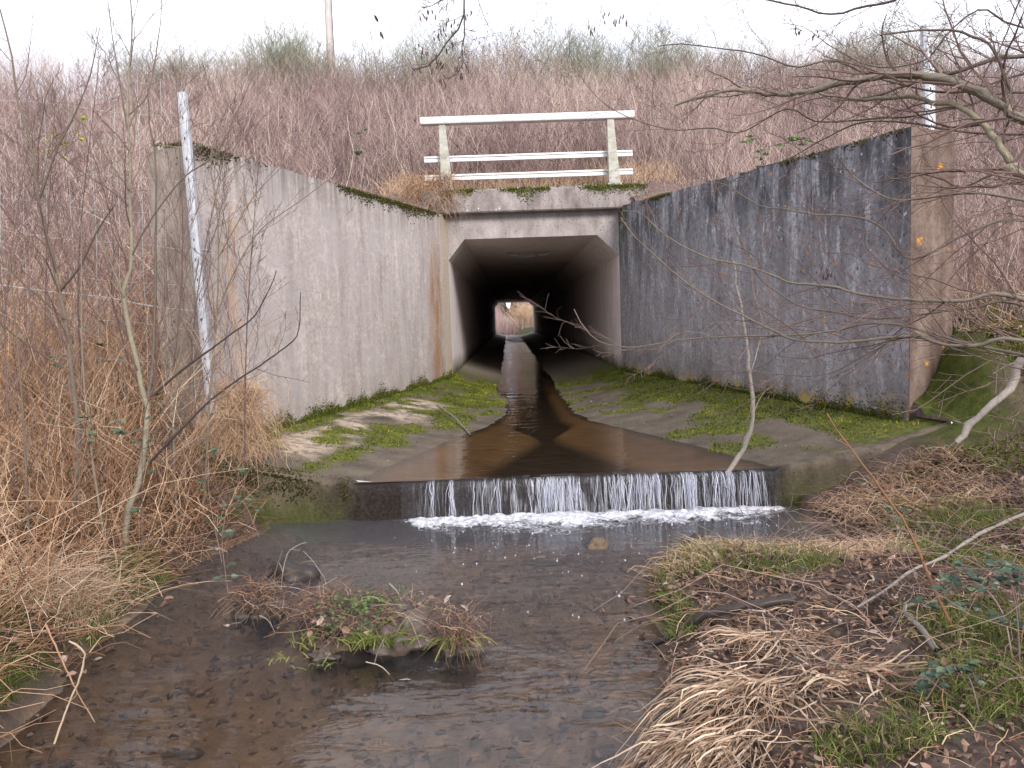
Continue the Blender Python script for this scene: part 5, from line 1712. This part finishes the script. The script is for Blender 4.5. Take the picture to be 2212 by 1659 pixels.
branch('dead_branch', 'thin stick lying across the left apron into the water', pts(9.6, 8.2, (945, 876), (965, 890), (985, 905), (1003, 925), (1016, 940)), .012, .007, dead_m, 2, .5)
branch('dead_branch', 'straw pale bent reed stem dipping into the water at the lower left', pts(2.75, 2.55, (105, 1640), (145, 1530), (170, 1470), (182, 1410), (150, 1385)), .004, .003, straw_m, 1, .95)
branch('dead_branch', 'second darker reed stem dipping into the water at the lower left', pts(2.75, 2.85, (100, 1350), (140, 1440), (175, 1510), (205, 1560)), .0035, .002, straw_m, 1, .55)
branch('dead_branch', 'white forked twig rising from the left bank beside the mossy rock', [to_ground(at(590, 1262, 4.1))] + pts(4.15, 4.2, (615, 1215), (640, 1180), (662, 1172)), .0026, .0014, dead_m, 4, .85)
branch('dead_branch', 'slender curved twig standing on the debris island', [to_ground(at(708, 1275, 3.9))] + pts(3.92, 3.95, (704, 1262), (694, 1240), (676, 1212), (655, 1190)), .0024, .0014, dead_m, 2, .7)
branch('dead_branch', 'weathered twig lying along the grass spit on the right', pts(4.3, 4.0, (1540, 1238), (1640, 1226), (1760, 1208), (1850, 1216), (1900, 1226)), .004, .006, straw_m, 4, .6)


# ================================================================== bank vegetation (stuff)
def on_bank(n, xr, yr, f=None):
    x, y = rs.uniform(*xr, n), rs.uniform(*yr, n)
    s_ = pool_sd(x, y)
    k_ = (s_ > 0.01) & outside(x, y) & ~in_v(x, y, .35)
    if f is not None:
        k_ &= f(x, y, s_)
    return x[k_], y[k_]


def lying(x, y, L, r, tint, name, label, mat, K=5, rise=(0.02, .35), cat='stalks', bl=False, az=None):
    """fallen stalks: start on the ground and lie nearly flat"""
    n_ = len(x)
    z = zg(x, y)
    az = rs.uniform(0, 6.283, n_) if az is None else az
    t = np.linspace(0, 1, K)[None, :]
    Lb = np.broadcast_to(L, (n_,))[:, None]
    X = x[:, None] + np.cos(az)[:, None] * Lb * t
    Yy = y[:, None] + np.sin(az)[:, None] * Lb * t
    Z0 = z[:, None] + .01
    ri = rs.uniform(*rise, n_)[:, None]
    Zg = np.stack([zg(X[:, k_], Yy[:, k_]) for k_ in range(K)], 1)
    Z = np.maximum(Z0 + Lb * ri * np.sin(t * rs.uniform(1.2, 3.0, n_)[:, None]), Zg + .004)
    P_ = np.stack([X, Yy, Z], -1) + rs.normal(size=(n_, K, 3)) * Lb[..., None] * .025
    if bl:
        part = blades(P_, np.broadcast_to(r, (n_,))[:, None] * np.array([.7, 1, 1, .8, .15])[None][:, :K], tint)
    else:
        part = tubes(P_, np.broadcast_to(r, (n_,))[:, None] * np.linspace(1, .5, K)[None], 3, tint)
    return tag(mk(name, [part], mat), label, cat, kind='stuff')


# left bank
x, y = on_bank(17000, (-5.5, -1.7), (2.2, 7.0))
n = len(x)
lying(x, y, rs.uniform(.12, .5, n), rs.uniform(.0012, .0028, n), np.clip(.38 + .42 * fbm(x, y, 1.8, 3) + rs.normal(size=n) * .26, 0, 1), 'fallen_stalks', 'reddish brown tangle of fallen dead stalks on the left bank', straw_m, rise=(.02, .55))
x, y = on_bank(2300, (-5.0, -1.8), (2.3, 6.6), lambda x, y, s_: s_ > .12)
n = len(x)
P, R = stems(np.stack([x, y, zg(x, y) - .02], -1), rs.uniform(.25, .95, n), np.abs(rs.normal(size=n)) * .55, rs.uniform(.0015, .0038, n), 7, wob=.05, droop=rs.uniform(0, .7, n))
Q, RQ, i = twigs_on(P, rs.uniform(.3, .8, n), 2, .0012)
T = np.clip(rs.normal(.36, .25, n) + .3 * fbm(x, y, 1.8, 3), 0, 1)
tag(mk('dead_bracken', [tubes(P, R, 3, T), tubes(Q, RQ, 3, T[i])], straw_m), 'standing orange brown dead stalks on the left bank', 'stalks', kind='stuff')
x, y = on_bank(2600, (-5.5, -1.9), (4.6, 7.2), lambda x, y, s_: s_ > .1)
n = len(x)
P, R = stems(np.stack([x, y, zg(x, y) - .02], -1), rs.uniform(.5, 1.5, n), np.abs(rs.normal(size=n)) * .5, rs.uniform(.0014, .003, n), 7, wob=.06, droop=rs.uniform(0, .5, n))
Q, RQ, i = twigs_on(P, rs.uniform(.5, 1.2, n), 4, .0011)
T = np.clip(rs.normal(.44, .27, n), 0, 1)
tag(mk('thicket', [tubes(P, R, 3, T), tubes(Q, RQ, 3, T[i])], straw_m), 'reddish brown thicket of fine stems behind the left bank saplings', 'scrub', kind='stuff')
# tan wad of dead vine against the foot of the left wall
n = 1500
c = at(515, 900, 6.05)
B = np.stack([c[0] + rs.normal(size=n) * .10, 6.1 + rs.normal(size=n) * .1, rs.uniform(.45, 1.0, n)], -1)
P, R = stems(B, rs.uniform(.15, .45, n), rs.uniform(.2, .8, n), rs.uniform(.001, .002, n), 7, wob=.09, droop=rs.uniform(.6, 1.9, n))
P[:, :, 0] += (1.0 - P[:, :, 2]) * .12 * rs.normal(size=(n, 1))
tag(mk('vine_wad', [tubes(P, R, 3, np.clip(rs.normal(.65, .2, n), 0, 1))], straw_m), 'tan wad of dead vine at the foot of the pale wall corner', 'vine', kind='stuff')
# vine threads climbing the wall corner
P = []
for k in range(16):
    u0 = rs.uniform(455, 520)
    P.append(smooth_poly([at(u0 + 20, 940, 6.15), at(u0 + rs.uniform(-20, 30), 760, 6.2), at(u0 + rs.uniform(-30, 30), 560, 6.2), at(u0 + rs.uniform(-30, 50), rs.uniform(380, 500), 6.15)], 14))
tag(mk('climbing_vine', [tubes(np.array(P), .0022, 3, rs.uniform(.3, .7, 16))], straw_m), 'bare vine threads climbing the end of the pale wall', 'vine', kind='stuff')

# right bank
x, y = on_bank(6500, (.2, 4.8), (1.6, 6.6))
n = len(x)
lying(x, y, rs.uniform(.04, .22, n), rs.uniform(.0010, .0022, n), np.clip(.45 + .3 * fbm(x, y, 1.5, 3) + rs.normal(size=n) * .25, 0, 1), 'fallen_stalks', 'brown and straw coloured litter of thin stalks on the right bank', straw_m, rise=(.02, .35))
x, y = on_bank(900, (.9, 4.6), (2.2, 6.4))
n = len(x)
lying(x, y, rs.uniform(.3, 1.0, n), rs.uniform(.001, .0024, n), rs.uniform(0, 1, n), 'fallen_twigs', 'criss cross of thin twigs lying on the right bank', twig_m, rise=(.02, .4), K=7)
# pinkish dead tussock by the right sill
x, y = on_bank(1500, (2.1, 3.1), (4.75, 5.7))
n = len(x)
lying(x, y, rs.uniform(.06, .22, n), rs.uniform(.001, .002, n), np.clip(rs.normal(.6, .2, n), 0, 1), 'dead_grass', 'matted pinkish dead grass below the right end of the weir', straw_m, rise=(.1, .6))


def litter(n, xr, yr, name, label, f=None, size=(.018, .055), tint=None, mat=None, water=False):
    x, y = (rs.uniform(*xr, n), rs.uniform(*yr, n)) if water else on_bank(n, xr, yr, f)
    if water:
        k_ = pool_sd(x, y) < -.05
        x, y = x[k_], y[k_]
    n_ = len(x)
    z = zg(x, y) + rs.uniform(.004, .03, n_)
    L_l = rs.uniform(*size, n_) * np.clip(y / 4, .68, 1)
    d_ = rs.normal(size=(n_, 3)) * [1, 1, .35]
    N_ = rs.normal(size=(n_, 3)) * .55 + [0, 0, 1]
    return tag(mk(name, [leaves(np.stack([x, y, z], -1), d_, N_, L_l, L_l * rs.uniform(.4, .75, n_), np.clip(rs.normal(.38, .28, n_), 0, 1) if tint is None else rs.uniform(*tint, n_), rs.uniform(-.35, .5, n_))], mat or leaf_m, smooth=True), label, 'leaves', kind='stuff')


litter(9000, (-5, -1.75), (2.0, 6.4), 'leaf_litter', 'brown curled dead leaves strewn over the left bank')
litter(30000, (.15, 4.8), (1.4, 6.2), 'leaf_litter', 'brown and grey dead leaves strewn over the right bank', f=lambda x, y, s_: fbm(x, y, 1.6, 3) > -.45)
litter(2600, (-2, .7), (1.9, 5.5), 'sunken_leaves', 'dark sodden leaves lying on the stream bed', size=(.025, .065), tint=(0, .85), water=True)


def grass(n, xr, yr, cx, name, label, h=(.05, .16), mat=None, tint=(.1, 1), w=.003, thr=0.0, f=None, droop=(.2, 1.0)):
    x, y = on_bank(n, xr, yr, f)
    if cx is not None:
        k_ = cx(x, y) + rs.normal(size=len(x)) * .12 > thr
        x, y = x[k_], y[k_]
    n_ = len(x)
    P_, R_ = stems(np.stack([x, y, zg(x, y) - .005], -1), rs.uniform(*h, n_), np.abs(rs.normal(size=n_)) * .6, 1.0, 5, wob=.03, droop=rs.uniform(*droop, n_) * .7)
    return tag(mk(name, [blades(P_, w * rs.uniform(.6, 1.2, n_)[:, None] * np.array([.8, 1, .9, .6, .1])[None], rs.uniform(*tint, n_))], mat or grass_m), label, 'grass', kind='stuff')


gb = lambda *cs: (lambda x, y: np.max([1 - np.hypot((x - a_) / rx_, (y - b_) / ry_) for a_, b_, rx_, ry_ in cs], axis=0))
grass(30000, (-3, -1.8), (2.3, 5.2), gb((-2.1, 4.3, .2, .35), (-2.05, 3.75, .22, .3), (-2.05, 2.75, .25, .45), (-2.3, 3.3, .15, .3)), 'grass', 'green grass tufts along the edge of the left bank', thr=.25)
grass(9000, (-2.8, -1.9), (3.3, 4.3), gb((-2.2, 3.75, .28, .3)), 'pale_grass', 'tall yellowed grass tuft overhanging the left water edge', h=(.15, .35), mat=sedge_m, tint=(.3, .9), thr=.2, droop=(.6, 1.6))
def right_grass(x, y):
    a = .25 * fbm(x, y, 2.5, 3) + gb((1.05, 4.2, .42, .45), (1.25, 4.0, .5, .4), (1.5, 4.45, .5, .25), (2.6, 4.6, .4, .5))(x, y)
    b = gb((1.65, 2.35, .6, .35), (1.75, 2.85, .35, .3), (2.3, 2.5, .4, .4), (.72, 3.55, .12, .4), (2.2, 3.9, .35, .5), (1.0, 2.15, .25, .15))(x, y)
    return np.maximum(a, b - .1)
grass(90000, (.5, 3.4), (1.8, 5.4), right_grass, 'grass', 'short green grass patches on the right bank', h=(.03, .12), thr=.18)
grass(8000, (.7, 2.4), (3.6, 4.75), gb((1.2, 4.35, .7, .4), (1.7, 4.2, .6, .4)), 'dry_grass', 'dry yellow grass fringing the right spit', h=(.06, .2), mat=straw_m, tint=(.5, 1), thr=.15, droop=(.5, 1.5), w=.0022)
# moss carpet on the shoulder by the right wall
x, y = on_bank(30000, (2.7, 4.6), (5.2, 7.6))
n = len(x)
tag(mk('bank_moss', [tuft_spikes(np.stack([x, y, zg(x, y)], -1), np.array([[0, -.2, 1.]]), rs.uniform(.008, .03, n), rs.uniform(.003, .007, n), np.clip(rs.normal(.35, .2, n), 0, 1))], moss_m), 'dark green moss carpet on the steep shoulder beside the dark wall', 'moss', kind='stuff')


# ================================================================== bleached sedge tussocks
def tussock(label, c, n_, L, az0, azs, h0, w=(.004, .009)):
    c = to_ground(c)
    x = c[0] + rs.normal(size=n_) * .07
    y = c[1] + rs.normal(size=n_) * .06
    z = zg(x, y)
    az = rs.normal(az0, azs, n_)
    Lb = rs.uniform(*L, n_)
    K = 9
    t = np.linspace(0, 1, K)[None]
    rise = rs.uniform(.3, 1.0, n_)[:, None] * h0
    H_ = rise * np.sin(np.clip(t * rs.uniform(1.9, 3.1, n_)[:, None], 0, math.pi))
    bend = rs.normal(size=n_)[:, None] * .3 * t
    kk = rs.randint(2, 8, n_)[:, None]
    bend = bend + (np.arange(K)[None] >= kk) * (rs.normal(size=n_) * .9 * (rs.uniform(0, 1, n_) < .45))[:, None]
    X = x[:, None] + np.cumsum(np.cos(az[:, None] + bend), 1) * Lb[:, None] / K
    Yy = y[:, None] + np.cumsum(np.sin(az[:, None] + bend), 1) * Lb[:, None] / K
    Zg = np.maximum(np.stack([zg(X[:, k_], Yy[:, k_]) for k_ in range(K)], 1), .0)
    Z = np.maximum(z[:, None] * (1 - t) + Zg * t + H_, Zg + rs.uniform(.005, .06, n_)[:, None])
    W_ = rs.uniform(*w, n_)[:, None] * np.array([.7, 1, 1, 1, .95, .85, .7, .5, .1])[None]
    root = thing('sedge_tussock', label, 'sedge', c)
    o = mk('blades', [blades(np.stack([X, Yy, Z], -1), W_, np.clip(rs.normal(.6, .32, n_), 0, 1))], sedge_m, root)
    o['kind'] = 'stuff'
    mk('crown', [blob(c + [0, 0, .0], (.12, .10, .05), 2, .4, seed=len(label), tint=.2)], mud_m, root, smooth=True)
    return root


tussock('big bleached sedge tussock spilling down towards the water at the bottom edge', hit(1640, 1500), 210, (.2, .46), 3.9, .5, .08, w=(.003, .0075))
tussock('bleached sedge tussock with flattened blades just below the black branch', hit(1670, 1395), 150, (.10, .28), 4.0, 1.0, .05, w=(.003, .007))
tussock('pale sedge clump of combed blades leaning into the water at the bottom', hit(1570, 1610), 260, (.18, .38), 3.9, .35, .07, w=(.003, .007))
tussock('small loose sedge tuft among the dead leaves right of the big tussock', hit(1800, 1480), 110, (.10, .26), 4.5, 1.6, .07)


# ================================================================== brambles
def bramble(label, arcs, nleaf, size=(.03, .06), tint=(0, .9), mat=None, stem=twig_m, r=.003):
    q_ = [smooth_poly(a_, 16) for a_ in arcs]
    root = thing('bramble', label, 'bramble', q_[0][0])
    for a_ in q_:
        mk('cane', [tubes(a_[None], np.linspace(r, r * .5, 16)[None], 5, rs.uniform(.2, .9))], stem, root, smooth=True)
    C_, D_, N_ = [], [], []
    for a_ in q_:
        for j in range(max(1, nleaf // len(q_))):
            i_ = rs.randint(4, 16)
            tg = rs.normal(size=3)
            tg[2] = abs(tg[2]) * .3
            tg = unit(tg)
            b_ = a_[min(i_, 15)] + tg * .02
            for s_ in (-1, 0, 1):
                side = unit(np.cross(tg, [0, 0, 1]))
                dd = unit(tg + side * s_ * 1.1)
                C_.append(b_ + dd * .008)
                D_.append(dd + [0, 0, -.2])
                N_.append(np.array([0, -.35, 1]) + rs.normal(size=3) * .4)
    n_ = len(C_)
    L_l = rs.uniform(*size, n_)
    mk('leaves', [leaves(np.array(C_), np.array(D_), np.array(N_), L_l, L_l * .72, rs.uniform(*tint, n_), .12)], mat or bramble_leaf_m, root)['kind'] = 'stuff'
    return root


up_ = lambda u, v, h: hit(u, v, h)
bramble('dark green bramble spray at the right edge above the leaf litter', [[up_(2190, 1440, 0), up_(2160, 1400, .14), up_(2090, 1370, .2), up_(1990, 1380, .12)],
        [up_(2205, 1480, 0), up_(2190, 1420, .2), up_(2150, 1390, .28), up_(2080, 1440, .16)], [up_(2120, 1560, 0), up_(2090, 1530, .1), up_(2050, 1520, .12), up_(2000, 1550, .05)],
        [up_(2210, 1380, 0), up_(2180, 1330, .16), up_(2120, 1310, .2), up_(2040, 1330, .12)]], 60, (.024, .046))
bramble('grey green bramble trailing over the left bank stalks', [[to_ground(at(300, 1130, 4.3)), at(310, 900, 4.4), at(350, 880, 4.3), at(400, 960, 4.3)],
        [to_ground(at(160, 1120, 4.2)), at(180, 930, 4.2), at(240, 900, 4.1), at(300, 960, 4.1)], [to_ground(at(480, 1180, 4.9)), at(450, 1050, 4.9), at(470, 980, 4.8), at(510, 1020, 4.8)],
        [to_ground(at(120, 900, 4.9)), at(130, 740, 4.9), at(200, 720, 4.9), at(250, 780, 4.8)], [to_ground(at(500, 1300, 4.2)), at(480, 1150, 4.3), at(520, 1080, 4.3), at(560, 1160, 4.3)]], 50, (.03, .055), (.2, 1))
bramble('bramble with pale leaves creeping along the right bank towards the spit', [[to_ground(at(2000, 1220, 4.0)), at(1900, 1215, 4.0), at(1800, 1215, 4.0), at(1690, 1232, 4.0)],
        [to_ground(at(1900, 1290, 3.6)), at(1820, 1270, 3.6), at(1780, 1280, 3.5), at(1720, 1300, 3.5)], [to_ground(at(2100, 1150, 4.4)), at(2000, 1130, 4.5), at(1950, 1100, 4.5), at(1900, 1140, 4.5)]], 20, (.03, .05), (.4, 1))
bramble('bright green ivy leaved clump above the middle of the dark wall', [[np.array(at(1640, 330, 10)) + [0, .3, -.3], at(1645, 325, 10), at(1630, 300, 10), at(1610, 305, 9.9)], [np.array(at(1700, 330, 9.5)) + [0, .3, -.3], at(1690, 320, 9.5), at(1720, 300, 9.5), at(1740, 310, 9.4)]], 26, (.05, .09), (.3, 1), herb_m)
bramble('yellow green bramble leaves among the scrub above the left wall end', [[at(110, 420, 5.6), at(130, 300, 5.6), at(170, 255, 5.5), at(185, 290, 5.5)], [at(90, 400, 5.6), at(110, 310, 5.6), at(140, 285, 5.5), at(160, 300, 5.5)]], 12, (.03, .05), (0, 1), yleaf_m)
bramble('green sprig in the scrub left of the railing', [[np.array(at(770, 400, 14.5)), at(775, 310, 14.5), at(770, 285, 14.4), at(795, 278, 14.4)]], 8, (.07, .11), (.3, 1), herb_m)

# ================================================================== debris island
isl = thing('debris_island', 'small mud and root island with green herbs in the shallow stream', 'islet', (-.75, 3.6, 0))
bl = []
for i, (u, v, Y, rx_, ry_, rz_) in enumerate([(560, 1300, 3.95, .10, .07, .09), (720, 1325, 3.75, .18, .11, .10), (800, 1350, 3.6, .2, .14, .13), (870, 1375, 3.5, .13, .11, .10), (960, 1350, 3.55, .12, .03, .03), (990, 1385, 3.4, .07, .05, .05), (700, 1410, 3.4, .06, .05, .03)]):
    c = at(u, v, Y)
    bl.append(blob((c[0], Y, .0), (rx_, ry_, rz_), 4, .9, seed=i + 3, tint=rs.uniform(.2, 1)))
mk('mud', bl, mud_m, isl, smooth=True)
n = 2200
u = rs.choice([0, 1, 2, 3], n, p=[.2, .3, .35, .15])
cx = np.array([at(560, 1300, 3.95)[0], at(720, 1320, 3.75)[0], at(810, 1350, 3.6)[0], at(990, 1385, 3.42)[0]])[u]
cy = np.array([3.95, 3.75, 3.6, 3.42])[u]
sp_ = np.array([.09, .16, .2, .06])[u]
B = np.stack([cx + rs.normal(size=n) * sp_ * .6, cy + rs.normal(size=n) * sp_ * .45, rs.uniform(.02, .13, n)], -1)
P, R = stems(B, rs.uniform(.05, .22, n), rs.uniform(.4, 1.3, n), rs.uniform(.0009, .002, n), 6, wob=.12, droop=rs.uniform(.4, 1.5, n))
P[:, :, 2] = np.maximum(P[:, :, 2], -.03)
kd = rs.uniform(0, 1, n) < .72
mk('dead_roots', [tubes(P[kd], R[kd], 3, rs.uniform(0, .7, kd.sum()))], twig_m, isl)['kind'] = 'stuff'
mk('dead_stems', [tubes(P[~kd], R[~kd], 3, rs.uniform(.1, .8, (~kd).sum()))], straw_m, isl)['kind'] = 'stuff'
n = 620
c0 = np.stack([at(790, 1330, 3.6)[0] + rs.normal(size=n) * .10, 3.6 + rs.normal(size=n) * .10, .07 + rs.uniform(0, .13, n)], -1)
mk('herb_leaves', [leaves(c0, rs.normal(size=(n, 3)) * [1, 1, .3], rs.normal(size=(n, 3)) * .5 + [0, -.4, 1], rs.uniform(.010, .028, n), rs.uniform(.008, .020, n), rs.uniform(0, 1, n))], herb_m, isl)['kind'] = 'stuff'
gp_ = []
for u, v, Y, n, h in ((875, 1310, 3.65, 60, .16), (800, 1395, 3.4, 150, .14), (850, 1410, 3.4, 60, .13), (660, 1385, 3.4, 26, .12), (600, 1415, 3.25, 14, .07), (680, 1420, 3.2, 14, .08)):
    c = at(u, v, Y)
    B = np.stack([c[0] + rs.normal(size=n) * .04, Y + rs.normal(size=n) * .03, np.full(n, .05)], -1)
    P, R = stems(B, rs.uniform(.5, 1.1, n) * h, rs.uniform(.3, 1.1, n), 1., 5, wob=.03, droop=rs.uniform(.2, 1.1, n))
    gp_.append(blades(P, .0045 * np.array([.8, 1, .9, .6, .1])[None] * np.ones((n, 1)), rs.uniform(.4, 1, n)))
c = at(985, 1370, 3.42)
n = 46
B = np.stack([c[0] + rs.normal(size=n) * .025, 3.42 + rs.normal(size=n) * .02, np.full(n, .05)], -1)
P, R = stems(B, rs.uniform(.06, .13, n), rs.uniform(.7, 1.6, n), 1., 6, wob=.02, droop=rs.uniform(.8, 1.5, n), az=rs.choice([-.9, -2.3, -1.5], n) + rs.normal(size=n) * .3)
gp_.append(blades(P, .008 * np.array([.8, 1, 1, .9, .7, .2])[None] * np.ones((n, 1)), rs.uniform(.6, 1, n)))
mk('grass_tufts', gp_, grass_m, isl)['kind'] = 'stuff'
n = 40
mk('stranded_leaves', [leaves(np.stack([-.75 + rs.normal(size=n) * .22, 3.62 + rs.normal(size=n) * .14, .10 + rs.uniform(0, .06, n)], -1), rs.normal(size=(n, 3)) * [1, 1, .2], rs.normal(size=(n, 3)) * .4 + [0, 0, 1], rs.uniform(.03, .055, n), .03, rs.uniform(.3, 1, n))], leaf_m, isl)
tw = [(smooth_poly([at(u0, v0, Y_), at((u0 + u1) / 2, (v0 + v1) / 2 - 14, Y_), at(u1, v1, Y_)], 8), np.linspace(.003, .0015, 8), 1) for u0, v0, u1, v1, Y_ in
      ((520, 1345, 470, 1385, 3.8), (600, 1300, 520, 1345, 3.85), (720, 1300, 650, 1350, 3.75), (700, 1310, 640, 1370, 3.7), (880, 1340, 940, 1375, 3.5), (830, 1380, 800, 1470, 3.3), (900, 1330, 930, 1290, 3.6), (760, 1330, 745, 1270, 3.75), (470, 1300, 560, 1275, 4.0), (480, 1330, 590, 1300, 3.9), (705, 1295, 560, 1270, 3.95), (790, 1430, 860, 1480, 3.2), (860, 1470, 915, 1495, 3.15), (840, 1260, 880, 1330, 3.7), (610, 1190, 585, 1290, 4.1), (560, 1330, 600, 1380, 3.7))]
for t_ in tw:
    mk('twig', [twig_part([t_])], dead_m, isl)

# ================================================================== stones
for u, v, Y, r_, lab, ti in ((632, 1205, 4.55, (.13, .10, .085), 'dark mossy rock in the water near the left bank', .05), (1293, 1168, 4.95, (.065, .06, .055), 'small brown angular stone breaking the pool below the falls', .5),
                             (1180, 1195, 4.8, (.15, .07, .03), 'flat brown stone just under the pool surface left of the angular stone', .5), (1505, 1180, 4.95, (.10, .07, .06), 'dark clod at the tip of the grassy spit', .05)):
    c = at(u, v, Y)
    o = mk('rock', [blob((c[0], Y, .0 if r_[2] > .05 else -.03), r_, 3, .55, seed=int(u) % 17, tint=ti)], stone_m if ti > .2 else mud_m, smooth=True)
    tag(o, lab, 'rock')
pp = []
x, y = rs.uniform(-2, .7, 900), rs.uniform(1.9, 5.3, 900)
k = (pool_sd(x, y) < -.04)
for x_, y_ in zip(x[k][:420], y[k][:420]):
    s_ = rs.uniform(.012, .04) * (1 + (rs.uniform() < .08))
    pp.append(blob((x_, y_, zg(np.array([x_]), np.array([y_]))[0]), (s_, s_ * rs.uniform(.5, .9), s_ * .35), 1, .4, seed=rs.randint(99), tint=rs.uniform(0, 1)))
tag(mk('pebbles', pp, stone_m, smooth=True), 'brown pebbles scattered on the bed of the stream', 'pebbles', kind='stuff')
